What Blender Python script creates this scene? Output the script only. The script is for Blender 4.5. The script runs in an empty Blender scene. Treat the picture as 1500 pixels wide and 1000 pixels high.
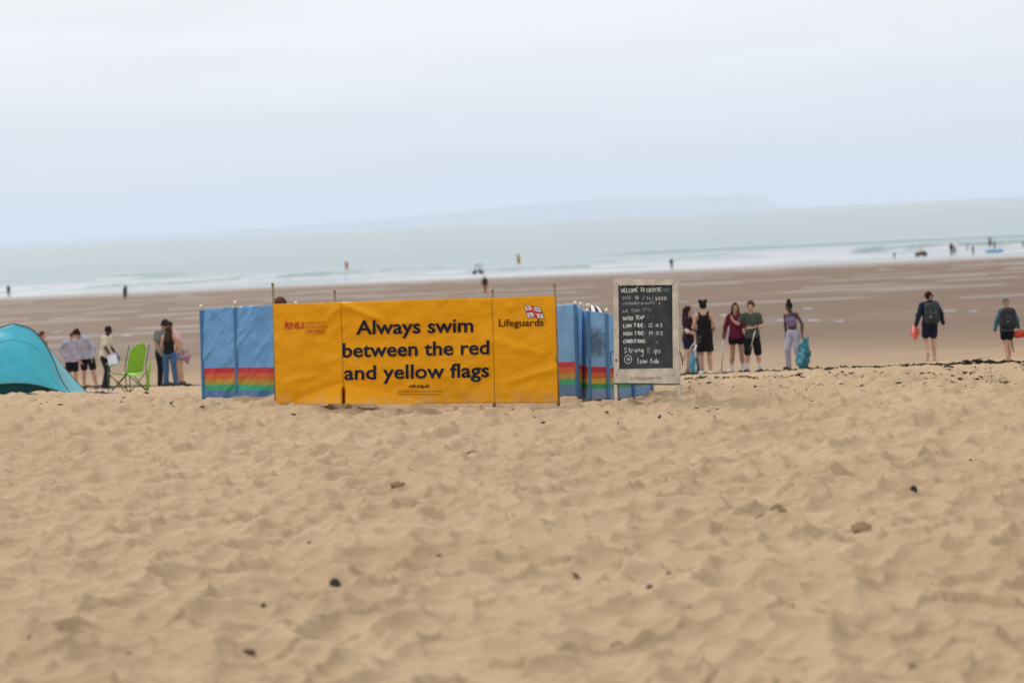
import bpy, math, random
import numpy as np
from mathutils import Vector, Matrix

random.seed(7)
RNG = np.random.default_rng(11)
S = bpy.context.scene
COL = S.collection
R = math.radians

# ------------------------------------------------------------------ camera
CAMZ, FPX = 2.13, 3542.0                      # eye height over the dry sand, focal length in photo pixels
PITCH, ROLL = R(2.849), R(2.862)
cam_data = bpy.data.cameras.new('camera')
cam = bpy.data.objects.new('camera', cam_data)
COL.objects.link(cam)
cam_data.sensor_width = 36.0
cam_data.lens = FPX * 36.0 / 1500.0
cam_data.clip_start, cam_data.clip_end = 0.1, 120000.0
cam_data.dof.use_dof = True
cam_data.dof.focus_distance = 28.6
cam_data.dof.aperture_fstop = 1.8
CAMROT = Matrix.Rotation(R(90) - PITCH, 3, 'X') @ Matrix.Rotation(-ROLL, 3, 'Z')
cam.matrix_world = Matrix.Translation((0, 0, CAMZ)) @ CAMROT.to_4x4()
S.camera = cam

# ------------------------------------------------------------------ sky and sun (bright overcast)
SUN_EL, SUN_AZ = R(37), R(-30)                # azimuth measured from +Y (out to sea) towards +X
world = bpy.data.worlds.new('World')
S.world = world
world.use_nodes = True
wn, wl = world.node_tree.nodes, world.node_tree.links
wn.clear()
w_out = wn.new('ShaderNodeOutputWorld')
w_bg = wn.new('ShaderNodeBackground')
w_bg.inputs['Strength'].default_value = 0.074
sky = wn.new('ShaderNodeTexSky')
sky.sky_type = 'NISHITA'
sky.sun_disc = False
sky.sun_elevation = SUN_EL
sky.sun_rotation = SUN_AZ
tc = wn.new('ShaderNodeTexCoord')
sep = wn.new('ShaderNodeSeparateXYZ')
wl.new(tc.outputs['Generated'], sep.inputs[0])
clampz = wn.new('ShaderNodeMath'); clampz.operation = 'MAXIMUM'; clampz.inputs[1].default_value = 0.0
wl.new(sep.outputs['Z'], clampz.inputs[0])
sq = wn.new('ShaderNodeMath'); sq.operation = 'SQRT'
wl.new(clampz.outputs[0], sq.inputs[0])
ramp = wn.new('ShaderNodeValToRGB')
wl.new(sq.outputs[0], ramp.inputs[0])
SKY = [(0.0, (.57, .64, .83)), (.10, (.64, .695, .84)), (.17, (.73, .765, .865)), (.24, (.83, .845, .90)),
       (.31, (.92, .92, .95)), (.45, (1.0, 1.0, 1.02)), (1.0, (1.30, 1.30, 1.32))]
el = ramp.color_ramp.elements
while len(el) < len(SKY):
    el.new(0.5)
for e, (p, c) in zip(el, SKY):
    e.position = p
    e.color = (c[0] / 2, c[1] / 2, c[2] / 2, 1)
mapc = wn.new('ShaderNodeMapping'); mapc.inputs['Scale'].default_value = (3.0, 3.0, 34.0)
wl.new(tc.outputs['Generated'], mapc.inputs[0])
cn = wn.new('ShaderNodeTexNoise'); cn.inputs['Scale'].default_value = 1.6
cn.inputs['Detail'].default_value = 5; cn.inputs['Roughness'].default_value = .52
wl.new(mapc.outputs[0], cn.inputs['Vector'])
cr = wn.new('ShaderNodeMapRange')
cr.inputs['From Min'].default_value, cr.inputs['From Max'].default_value = .3, .7
cr.inputs['To Min'].default_value, cr.inputs['To Max'].default_value = 18.8, 21.0      # cloud cover, scaled for strength 0.1
wl.new(cn.outputs['Fac'], cr.inputs['Value'])
cs = wn.new('ShaderNodeVectorMath'); cs.operation = 'SCALE'
wl.new(ramp.outputs['Color'], cs.inputs[0])
wl.new(cr.outputs[0], cs.inputs['Scale'])
mx = wn.new('ShaderNodeMix'); mx.data_type = 'RGBA'; mx.inputs['Factor'].default_value = .95
wl.new(sky.outputs['Color'], mx.inputs['A'])
wl.new(cs.outputs[0], mx.inputs['B'])
wl.new(mx.outputs['Result'], w_bg.inputs['Color'])
wl.new(w_bg.outputs[0], w_out.inputs['Surface'])

sun_data = bpy.data.lights.new('sun', 'SUN')
sun_data.energy = 1.5
sun_data.angle = R(10)
sun_data.color = (1.0, .95, .88)
sun = bpy.data.objects.new('sun', sun_data)
COL.objects.link(sun)
sdir = Vector((math.sin(SUN_AZ) * math.cos(SUN_EL), math.cos(SUN_AZ) * math.cos(SUN_EL), math.sin(SUN_EL)))
sun.rotation_euler = sdir.to_track_quat('Z', 'Y').to_euler()

S.view_settings.view_transform = 'Standard'
S.view_settings.look = 'None'
S.view_settings.exposure = 0.49
S.view_settings.gamma = 1.0
S.view_settings.use_curve_mapping = False
S.render.engine = 'CYCLES'
S.cycles.use_denoising = True
S.cycles.max_bounces = 5
S.cycles.diffuse_bounces = 3
S.cycles.glossy_bounces = 2
S.cycles.volume_bounces = 1
S.cycles.caustics_reflective = False
S.cycles.caustics_refractive = False

# ------------------------------------------------------------------ helpers
def U(px, py, depth):
    """point seen at photo pixel (px, py) whose world distance out along +Y is depth"""
    d = CAMROT @ Vector(((px - 750) / FPX, -(py - 500) / FPX, -1))
    return Vector((0, 0, CAMZ)) + d * (depth / d.y)

def smooth(a, b, x):
    t = np.clip((np.asarray(x, float) - a) / (b - a), 0, 1)
    return t * t * (3 - 2 * t)

def _hash(ix, iy, s):
    n = (ix.astype(np.int64) * 374761393 + iy.astype(np.int64) * 668265263 + s * 974634777) & 0xffffffff
    n = ((n ^ (n >> 13)) * 1274126177) & 0xffffffff
    return ((n ^ (n >> 16)) & 0xffffff) / float(0xffffff)

def vnoise(x, y, s=0):
    ix, iy = np.floor(x), np.floor(y)
    fx, fy = x - ix, y - iy
    fx, fy = fx * fx * fx * (fx * (fx * 6 - 15) + 10), fy * fy * fy * (fy * (fy * 6 - 15) + 10)
    a, b = _hash(ix, iy, s), _hash(ix + 1, iy, s)
    c, d = _hash(ix, iy + 1, s), _hash(ix + 1, iy + 1, s)
    return (a + (b - a) * fx) * (1 - fy) + (c + (d - c) * fx) * fy

def fbm(x, y, s=0, o=4):
    t, amp, tot = 0, 1, 0
    for i in range(o):
        t = t + amp * vnoise(x * 2 ** i, y * 2 ** i, s + i)
        tot += amp; amp *= .5
    return t / tot

def worley(x, y, s=0):
    ix, iy = np.floor(x), np.floor(y)
    d1 = np.full(x.shape, 9.0); d2 = np.full(x.shape, 9.0); cid = np.zeros(x.shape)
    for a in (-1, 0, 1):
        for b in (-1, 0, 1):
            cx, cy = ix + a, iy + b
            dd = np.hypot(cx + _hash(cx, cy, s) - x, cy + _hash(cx, cy, s + 50) - y)
            near = dd < d1
            d2 = np.where(near, d1, np.minimum(d2, dd))
            cid = np.where(near, _hash(cx, cy, s + 90), cid)
            d1 = np.where(near, dd, d1)
    return d1, d2, cid

LP = np.array([(-40, .05), (10, .02), (29, 0), (34, -.12), (38, -.30), (43, -.59), (46, -.77), (50, -1.0), (57, -1.36), (63, -1.70), (68, -1.98), (80, -2.55), (110, -3.15)])
RP = np.array([(-40, .05), (10, .02), (27, 0), (33, -.22), (40, -.63), (46, -1.0), (53, -1.45), (58, -1.76), (63, -2.06), (68, -2.34), (75, -2.68), (80, -2.85), (110, -3.35)])
SEAZ = CAMZ - 10.0

def shore(x):
    return 440 - .40 * np.clip(x, -900, 900)

def trodden(x, y):
    """dry sand churned by feet: overlapping bowls with soft crests between them"""
    wx = x + .22 * (fbm(x * 1.5, y * 1.5, 3, 2) - .5)
    wy = y + .22 * (fbm(x * 1.5 + 9, y * 1.5, 5, 2) - .5)
    d1, d2, cid = worley(wx / .245, wy / .36, 1)
    b1 = np.minimum(d1 / .62, 1.25) ** 1.8 * (.5 + .75 * cid)
    e1, e2, eid = worley(wx / .60 + 7, wy / .85, 21)
    b2 = np.minimum(e1 / .62, 1.2) ** 2
    g1, g2, gid = worley(wx / .13 + 3, wy / .20, 33)
    b3 = np.minimum(g1 / .62, 1.2) ** 2 * gid
    patch = smooth(.47, .60, fbm(x * .45, y * .3, 77, 3))              # fresher, rougher prints in places
    fine = fbm(x * 8, y * 8, 12, 3) - .5
    return .062 * b1 + .030 * b2 + .014 * b3 + .05 * (fbm(x * .5, y * .5, 8, 3) - .5) + fine * (.008 + .045 * patch) - .068

def terrain(x, y, relief=True):
    x, y = np.asarray(x, float), np.asarray(y, float)
    w = smooth(-4.5, 2.5, x)
    zn = np.interp(y, LP[:, 0], LP[:, 1]) * (1 - w) + np.interp(y, RP[:, 0], RP[:, 1]) * w
    z110 = -3.15 * (1 - w) - 3.35 * w
    t = (y - 110) / (shore(x) - 110)
    zf = z110 + (SEAZ - z110) * t
    z = np.where(y > 110, zf, zn)
    # sand heaped against the tent and along the windbreaks
    z = z + .15 * np.exp(-((x + 7.6) / 1.05) ** 2 - ((y - 37.4) / 1.2) ** 2)
    z = z + .03 * np.exp(-((x + 2.6) / .8) ** 2 - ((y - 29.6) / .6) ** 2) - .075 * np.exp(-((x + .9) / 2.4) ** 2 - ((y - 28.7) / 1.1) ** 2)
    z = z - .10 * np.exp(-((x - 1.3) / .65) ** 2 - ((y - 30.7) / 1.5) ** 2)
    if relief:
        shp = np.broadcast(x, y).shape
        xr, yr = np.broadcast_to(x, shp), np.broadcast_to(y, shp)
        k = (yr < 72) & (yr > 2) & (np.abs(xr) < 60)
        z = np.array(np.broadcast_to(z, shp))
        z[k] += trodden(xr[k], yr[k]) * (1 - .45 * smooth(32, 40, yr[k])) * (1 - .85 * smooth(46, 60, yr[k]))
        f = yr >= 55
        z[f] += .05 * (fbm(xr[f] * .12, yr[f] * .05, 31, 4) - .5) * smooth(60, 100, yr[f])
    return z

def T(x, y):
    return float(terrain(np.array([x]), np.array([y]))[0])

def ground(px, py):
    """where the sight line through a photo pixel meets the beach or the sea"""
    d = np.concatenate([np.arange(9, 120, .05), np.arange(120, 900, .5)])
    p0 = CAMROT @ Vector(((px - 750) / FPX, -(py - 500) / FPX, -1))
    xs, zs = p0.x / p0.y * d, CAMZ + p0.z / p0.y * d
    tz = np.maximum(terrain(xs, d, False), SEAZ)
    i = int(np.argmax(zs <= tz)) if (zs <= tz).any() else len(d) - 1
    return float(xs[i]), float(d[i])

def Ts(xs, ys):
    return terrain(np.array(xs, float), np.array(ys, float))

def tag(o, label=None, cat=None, group=None, kind=None):
    if label: o['label'] = label
    if cat: o['category'] = cat
    if group: o['group'] = group
    if kind: o['kind'] = kind
    return o

def empty(name, loc=(0, 0, 0), rz=0.0):
    o = bpy.data.objects.new(name, None)
    o.empty_display_size = .2
    COL.objects.link(o)
    o.location = loc
    o.rotation_euler = (0, 0, rz)
    return o

def obj(name, verts, faces, mat, parent=None, smoothed=True, mats=None, midx=None):
    me = bpy.data.meshes.new(name)
    me.from_pydata([tuple(v) for v in verts], [], [tuple(f) for f in faces])
    for m in (mats or [mat]):
        me.materials.append(m)
    if midx is not None:
        me.polygons.foreach_set('material_index', np.asarray(midx, np.int32))
    me.polygons.foreach_set('use_smooth', np.full(len(me.polygons), smoothed))
    me.update()
    o = bpy.data.objects.new(name, me)
    COL.objects.link(o)
    if parent: o.parent = parent
    return o

def np_mesh(name, V, Q, mat, smoothed=True):
    """fast mesh from numpy vertices and quads"""
    me = bpy.data.meshes.new(name)
    nq = len(Q)
    me.vertices.add(len(V)); me.vertices.foreach_set('co', V.astype(np.float32).ravel())
    me.loops.add(nq * 4); me.loops.foreach_set('vertex_index', Q.astype(np.int32).ravel())
    me.polygons.add(nq); me.polygons.foreach_set('loop_start', np.arange(0, nq * 4, 4, dtype=np.int32))
    me.polygons.foreach_set('use_smooth', np.full(nq, smoothed))
    me.materials.append(mat)
    me.update(calc_edges=True)
    o = bpy.data.objects.new(name, me)
    COL.objects.link(o)
    return o

def grid_quads(nr, nc):
    i = np.arange(nr * nc).reshape(nr, nc)
    return np.stack([i[:-1, :-1], i[:-1, 1:], i[1:, 1:], i[1:, :-1]], -1).reshape(-1, 4)

class MB:
    """collects shapes into one mesh"""
    def __init__(s): s.v, s.f, s.m = [], [], []
    def add(s, V, F, mi=0):
        b = len(s.v)
        s.v += [tuple(v) for v in V]
        s.f += [tuple(i + b for i in f) for f in F]
        s.m += [mi] * len(F)
    def box(s, lo, hi, M=None, bev=0.0, mi=0):
        x0, y0, z0 = lo; x1, y1, z1 = hi
        if bev <= 0:
            V = [(x, y, z) for z in (z0, z1) for y in (y0, y1) for x in (x0, x1)]
            F = [(0, 2, 3, 1), (4, 5, 7, 6), (0, 1, 5, 4), (2, 6, 7, 3), (0, 4, 6, 2), (1, 3, 7, 5)]
        else:
            V, F = _bevbox(lo, hi, bev)
        if M is not None: V = [M @ Vector(v) for v in V]
        s.add(V, F, mi)
    def tube(s, pts, r, n=8, cap=True, mi=0):
        pts = [Vector(p) for p in pts]
        rr = r if isinstance(r, (list, tuple)) else [r] * len(pts)
        V, F = [], []
        t0 = (pts[1] - pts[0]).normalized()
        ref = Vector((0, 0, 1)) if abs(t0.z) < .9 else Vector((1, 0, 0))
        nx = t0.cross(ref).normalized()
        for i, p in enumerate(pts):
            t = (pts[min(i + 1, len(pts) - 1)] - pts[max(i - 1, 0)])
            t = t.normalized() if t.length > 1e-9 else t0
            nx = (nx - t * nx.dot(t)).normalized()
            ny = t.cross(nx)
            for k in range(n):
                a = 2 * math.pi * k / n
                V.append(p + nx * (math.cos(a) * rr[i]) + ny * (math.sin(a) * rr[i]))
        for i in range(len(pts) - 1):
            for k in range(n):
                k2 = (k + 1) % n
                F.append((i * n + k, i * n + k2, (i + 1) * n + k2, (i + 1) * n + k))
        if cap:
            F.append(tuple(range(n - 1, -1, -1))); F.append(tuple((len(pts) - 1) * n + k for k in range(n)))
        s.add(V, F, mi)
    def ball(s, c, r, n=10, m=7, mi=0, M=None):
        rx, ry, rz = r if isinstance(r, (list, tuple)) else (r, r, r)
        V = [(0, 0, -rz)]
        for i in range(1, m):
            t = -math.pi / 2 + math.pi * i / m
            for k in range(n):
                a = 2 * math.pi * k / n
                V.append((rx * math.cos(t) * math.cos(a), ry * math.cos(t) * math.sin(a), rz * math.sin(t)))
        V.append((0, 0, rz)); top = len(V) - 1
        F = [(0, 1 + (k + 1) % n, 1 + k) for k in range(n)]
        for i in range(m - 2):
            for k in range(n):
                a, b = 1 + i * n + k, 1 + i * n + (k + 1) % n
                F.append((a, b, b + n, a + n))
        F += [(1 + (m - 2) * n + k, 1 + (m - 2) * n + (k + 1) % n, top) for k in range(n)]
        if M is not None: V = [M @ Vector(v) for v in V]
        s.add([Vector(v) + Vector(c) for v in V], F, mi)
    def lathe(s, prof, c=(0, 0, 0), axis='Z', n=14, mi=0):
        V, F = [], []
        for (r, h) in prof:
            for k in range(n):
                a = 2 * math.pi * k / n
                p = (r * math.cos(a), r * math.sin(a), h)
                if axis == 'X': p = (p[2], p[0], p[1])
                if axis == 'Y': p = (p[1], p[2], p[0])
                V.append(Vector(p) + Vector(c))
        for i in range(len(prof) - 1):
            for k in range(n):
                k2 = (k + 1) % n
                F.append((i * n + k, i * n + k2, (i + 1) * n + k2, (i + 1) * n + k))
        s.add(V, F, mi)
    def sheet(s, fn, nu, nv, mi=0):
        V = [fn(i / (nu - 1), j / (nv - 1)) for j in range(nv) for i in range(nu)]
        F = [(j * nu + i, j * nu + i + 1, (j + 1) * nu + i + 1, (j + 1) * nu + i) for j in range(nv - 1) for i in range(nu - 1)]
        s.add(V, F, mi)
    def build(s, name, mat, parent=None, smoothed=True, mats=None):
        return obj(name, s.v, s.f, mat, parent, smoothed, mats, s.m if mats else None)

def _bevbox(lo, hi, b):
    V, F = [], []
    for z in (0, 1):
        for (dz, ins) in (((0, b), (b, 0)) if z == 0 else ((-b, 0), (0, b))):
            zz = (lo[2] if z == 0 else hi[2]) + dz
            x0, x1, y0, y1 = lo[0] + ins, hi[0] - ins, lo[1] + ins, hi[1] - ins
            q = b * .5
            V += [(x0 + q, y0, zz), (x1 - q, y0, zz), (x1, y0 + q, zz), (x1, y1 - q, zz), (x1 - q, y1, zz), (x0 + q, y1, zz), (x0, y1 - q, zz), (x0, y0 + q, zz)]
    for i in range(3):
        for k in range(8):
            k2 = (k + 1) % 8
            F.append((i * 8 + k, i * 8 + k2, (i + 1) * 8 + k2, (i + 1) * 8 + k))
    F += [tuple(range(7, -1, -1)), tuple(24 + k for k in range(8))]
    return V, F

def solidify(o, t, off=-1):
    m = o.modifiers.new('thickness', 'SOLIDIFY'); m.thickness = t; m.offset = off
    return o

# ------------------------------------------------------------------ materials
def nodes(name):
    m = bpy.data.materials.new(name)
    m.use_nodes = True
    nt = m.node_tree
    return m, nt.nodes, nt.links, nt.nodes['Principled BSDF']

def N(nt, kind, **kw):
    n = nt.new(kind)
    for k, v in kw.items():
        if k.startswith('i_'):
            n.inputs[k[2:].replace('_', ' ')].default_value = v
        else:
            setattr(n, k, v)
    return n

def _h1(ix, iy, s):
    n = (ix * 374761393 + iy * 668265263 + s * 974634777) & 0xffffffff
    n = ((n ^ (n >> 13)) * 1274126177) & 0xffffffff
    return ((n ^ (n >> 16)) & 0xffffff) / 16777215.0

def n1d(x, y, s):
    """three octaves of the same noise for a single point, centred on zero"""
    t = 0.0
    for i, amp in enumerate((4 / 7, 2 / 7, 1 / 7)):
        X, Y = x * 2 ** i, y * 2 ** i
        ix, iy = math.floor(X), math.floor(Y)
        fx, fy = X - ix, Y - iy
        fx, fy = fx * fx * (3 - 2 * fx), fy * fy * (3 - 2 * fy)
        a, b, c, d = _h1(ix, iy, s + i), _h1(ix + 1, iy, s + i), _h1(ix, iy + 1, s + i), _h1(ix + 1, iy + 1, s + i)
        t += amp * ((a + (b - a) * fx) * (1 - fy) + (c + (d - c) * fx) * fy)
    return t - .5

def sstep(a, b, x):
    t = min(1.0, max(0.0, (x - a) / (b - a)))
    return t * t * (3 - 2 * t)

def mixc(nt, ln, fac, a, b):
    m = N(nt, 'ShaderNodeMix', data_type='RGBA')
    for s, v in (('Factor', fac), ('A', a), ('B', b)):
        if hasattr(v, 'is_output'): ln.new(v, m.inputs[s])
        elif s == 'Factor': m.inputs[s].default_value = v
        else: m.inputs[s].default_value = (*v, 1) if len(v) == 3 else v
    return m.outputs['Result']

def mapr(nt, ln, v, a, b, c=0.0, d=1.0):
    m = N(nt, 'ShaderNodeMapRange')
    ln.new(v, m.inputs['Value'])
    for k, x in zip(('From Min', 'From Max', 'To Min', 'To Max'), (a, b, c, d)): m.inputs[k].default_value = x
    return m.outputs[0]

def mth(nt, ln, op, a, b=0.0):
    m = N(nt, 'ShaderNodeMath', operation=op)
    for i, v in enumerate((a, b)):
        if hasattr(v, 'is_output'): ln.new(v, m.inputs[i])
        else: m.inputs[i].default_value = v
    return m.outputs[0]

_MC = {}
def plain(name, c, rough=.7, var=.14, scale=14.0, bump=.25, bscale=90.0, spec=.35, trans=0.0, metal=0.0):
    """a surface with its own colour, uneven wear and fine relief"""
    if name in _MC: return _MC[name]
    m, nt, ln, p = nodes(name)
    t = N(nt, 'ShaderNodeTexCoord')
    n1 = N(nt, 'ShaderNodeTexNoise', i_Scale=scale, i_Detail=5.0)
    ln.new(t.outputs['Object'], n1.inputs['Vector'])
    f = mapr(nt, ln, n1.outputs['Fac'], .3, .7)
    dk = tuple(x * (1 - var) for x in c); lt = tuple(min(1, x * (1 + var * .7)) for x in c)
    ln.new(mixc(nt, ln, f, dk, lt), p.inputs['Base Color'])
    ln.new(mapr(nt, ln, n1.outputs['Fac'], .2, .8, max(0, rough - .1), min(1, rough + .1)), p.inputs['Roughness'])
    p.inputs['Specular IOR Level'].default_value = spec
    p.inputs['Metallic'].default_value = metal
    if bump:
        n2 = N(nt, 'ShaderNodeTexNoise', i_Scale=bscale, i_Detail=3.0)
        ln.new(t.outputs['Object'], n2.inputs['Vector'])
        b = N(nt, 'ShaderNodeBump', i_Strength=bump, i_Distance=.004)
        ln.new(n2.outputs['Fac'], b.inputs['Height'])
        ln.new(b.outputs[0], p.inputs['Normal'])
    if trans:
        tr = N(nt, 'ShaderNodeBsdfTranslucent'); tr.inputs['Color'].default_value = (*c, 1)
        ms = N(nt, 'ShaderNodeMixShader'); ms.inputs[0].default_value = trans
        ln.new(p.outputs[0], ms.inputs[1]); ln.new(tr.outputs[0], ms.inputs[2])
        ln.new(ms.outputs[0], nt['Material Output'].inputs['Surface'])
    _MC[name] = m
    return m

def skin(name, c):
    if name in _MC: return _MC[name]
    m = plain(name, c, .5, .08, 20, .1, 120, .4)
    p = m.node_tree.nodes['Principled BSDF']
    p.inputs['Subsurface Weight'].default_value = .08
    p.inputs['Subsurface Radius'].default_value = (.02, .008, .004)
    return m
# ------------------------------------------------------------------ the beach
def sand_material():
    m, nt, ln, p = nodes('sand')
    geo = N(nt, 'ShaderNodeNewGeometry')
    pos = geo.outputs['Position']
    wet = N(nt, 'ShaderNodeAttribute', attribute_name='wet').outputs['Fac']
    film = N(nt, 'ShaderNodeAttribute', attribute_name='film').outputs['Fac']
    n1 = N(nt, 'ShaderNodeTexNoise', i_Scale=.55, i_Detail=6.0); ln.new(pos, n1.inputs['Vector'])
    n2 = N(nt, 'ShaderNodeTexNoise', i_Scale=55.0, i_Detail=4.0, i_Roughness=.7); ln.new(pos, n2.inputs['Vector'])
    n3 = N(nt, 'ShaderNodeTexNoise', i_Scale=7.0, i_Detail=5.0); ln.new(pos, n3.inputs['Vector'])
    dry = mixc(nt, ln, mapr(nt, ln, n1.outputs['Fac'], .3, .7), (.385, .276, .169), (.465, .342, .218))
    dry = mixc(nt, ln, mapr(nt, ln, n3.outputs['Fac'], .35, .75, 0, .35), dry, (.345, .24, .142))
    dry = mixc(nt, ln, mapr(nt, ln, n2.outputs['Fac'], .38, .72, 0, .5), dry, (.27, .186, .108))
    mp = N(nt, 'ShaderNodeMapping'); mp.inputs['Scale'].default_value = (.035, .22, .2); ln.new(pos, mp.inputs[0])
    n4 = N(nt, 'ShaderNodeTexNoise', i_Scale=1.0, i_Detail=6.0); ln.new(mp.outputs[0], n4.inputs['Vector'])
    damp = mixc(nt, ln, mapr(nt, ln, n4.outputs['Fac'], .3, .7), (.122, .076, .047), (.170, .111, .072))
    base = mixc(nt, ln, wet, dry, damp)
    ln.new(base, p.inputs['Base Color'])
    r1 = mapr(nt, ln, wet, 0, 1, .95, .72)
    r2 = N(nt, 'ShaderNodeMix', data_type='FLOAT')
    ln.new(film, r2.inputs['Factor']); ln.new(r1, r2.inputs['A']); r2.inputs['B'].default_value = .16
    ln.new(r2.outputs['Result'], p.inputs['Roughness'])
    ln.new(mth(nt, ln, 'ADD', mapr(nt, ln, wet, 0, 1, .10, .12), mth(nt, ln, 'MULTIPLY', film, .35)), p.inputs['Specular IOR Level'])
    h = mth(nt, ln, 'ADD', mth(nt, ln, 'MULTIPLY', n2.outputs['Fac'], .35), n3.outputs['Fac'])
    b = N(nt, 'ShaderNodeBump', i_Distance=.02)
    ln.new(mapr(nt, ln, wet, 0, 1, .85, .15), b.inputs['Strength'])
    ln.new(h, b.inputs['Height'])
    ln.new(b.outputs[0], p.inputs['Normal'])
    return m

def build_beach():
    ys = np.concatenate([np.linspace(-30, 4, 18), np.linspace(5, 9, 30),
                         1 / np.linspace(1 / 9.2, 1 / 33, 640), np.linspace(33.1, 72, 200), np.linspace(72.6, 110, 45), np.linspace(111, 640, 120)])
    core = np.linspace(-1, 1, 560)
    edge = np.array([1.02, 1.06, 1.12, 1.2, 1.35, 1.6, 2, 2.8, 4, 6.5, 11, 20, 40])
    us = np.concatenate([-edge[::-1], core, edge])
    Wd = 2.2 + .245 * np.maximum(ys, 0) + .25 * np.maximum(-ys, 0)
    X = us[None, :] * Wd[:, None]
    X = np.where(np.abs(us)[None, :] > 6, X + np.sign(X) * np.abs(us)[None, :] * 12, X)
    Y = np.repeat(ys[:, None], len(us), 1)
    Z = terrain(X, Y)
    Z = np.maximum(Z, SEAZ - 2.2)
    o = np_mesh('beach', np.stack([X, Y, Z], -1).reshape(-1, 3), grid_quads(*X.shape), sand_material())
    # dampness: the tide has wetted everything below the strand line
    jit = 7 * (fbm(X * .06, Y * .06, 41, 4) - .5)
    wet = smooth(63, 108, Y + .25 * np.clip(X, -40, 40) + jit * 3)
    wet = np.maximum(wet * .98, 0.36 * smooth(55, 67, Y + .12 * np.clip(X, -40, 40) + jit * .6))
    sh = shore(X) - Y
    film = smooth(105, 8, sh + 40 * (fbm(X * .03, Y * .015, 55, 4) - .5)) * .85
    streak = fbm(X * .05, Y * .30, 61, 4)
    film = np.maximum(film, smooth(.63, .68, streak) * smooth(95, 180, Y) * .75)
    for nm, a in (('wet', wet), ('film', film)):
        at = o.data.attributes.new(nm, 'FLOAT', 'POINT')
        at.data.foreach_set('value', a.astype(np.float32).ravel())
    tag(o, 'pale dry sand trodden into hollows, running down to damp brown sand', 'beach', kind='structure')
    return o
build_beach()

# shallow water lying on the ebb-tide sand
def water_mat(name, c, rough, bump, bscale):
    m, nt, ln, p = nodes(name)
    g = N(nt, 'ShaderNodeNewGeometry')
    mp = N(nt, 'ShaderNodeMapping'); mp.inputs['Scale'].default_value = (.6, 1, 1); ln.new(g.outputs['Position'], mp.inputs[0])
    n = N(nt, 'ShaderNodeTexNoise', i_Scale=bscale, i_Detail=4.0); ln.new(mp.outputs[0], n.inputs['Vector'])
    b = N(nt, 'ShaderNodeBump', i_Strength=bump, i_Distance=.05); ln.new(n.outputs['Fac'], b.inputs['Height'])
    ln.new(b.outputs[0], p.inputs['Normal'])
    p.inputs['Base Color'].default_value = (*c, 1)
    p.inputs['Roughness'].default_value = rough
    p.inputs['IOR'].default_value = 1.33
    return m
M_PUD = water_mat('puddle_water', (.20, .17, .14), .05, .08, 3.0)
PUD = [(1148, 469, 26), (1192, 469, 22), (1183, 452, 16), (1064, 462, 24), (1072, 467, 14), (1000, 443, 16), (1392, 456, 18), (1425, 456, 14), (1362, 448, 12),
       (82, 487, 14), (186, 492, 20), (163, 480, 12), (1155, 371, 26), (1090, 396, 34), (930, 401, 30), (612, 415, 44), (40, 446, 24), (270, 434, 40), (1478, 385, 28), (1295, 395, 30), (1230, 470, 16)]
for i, (px, py, w) in enumerate(PUD):
    x, y = ground(px, py)
    hw = w * y / FPX / 2
    hd = hw * (1.1 if y < 130 else 2.2) + .5
    rings, V, F = 5, [], []
    n = 26
    for k in range(rings + 1):
        for j in range(n):
            a = 2 * math.pi * j / n
            q = (.6 + .55 * float(vnoise(np.array([3 * math.cos(a) + i * 7]), np.array([3 * math.sin(a)]), 70)[0])) * k / rings
            X_, Y_ = x + hw * q * math.cos(a), y + hd * q * math.sin(a)
            V.append((X_, Y_))
    V = [(vx, vy, vz + .018) for (vx, vy), vz in zip(V, Ts([v[0] for v in V], [v[1] for v in V]))]
    for k in range(rings):
        for j in range(n):
            j2 = (j + 1) % n
            F.append((k * n + j, k * n + j2, (k + 1) * n + j2, (k + 1) * n + j))
    tag(obj('water_puddle', V, F, M_PUD), 'shallow sheet of water left on the damp sand', None, None, 'structure')

# ------------------------------------------------------------------ the sea
CREST = [  # distance off the shore line, height, how much of the bay it spans (noise threshold), seed
    (5, .10, .25, 1), (16, .16, .30, 2), (33, .24, .36, 3), (55, .38, .40, 4), (78, .55, .44, 5), (104, .78, .42, 6), (142, .72, .54, 7), (190, .50, .56, 8), (240, .4, .55, 9)]

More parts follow.
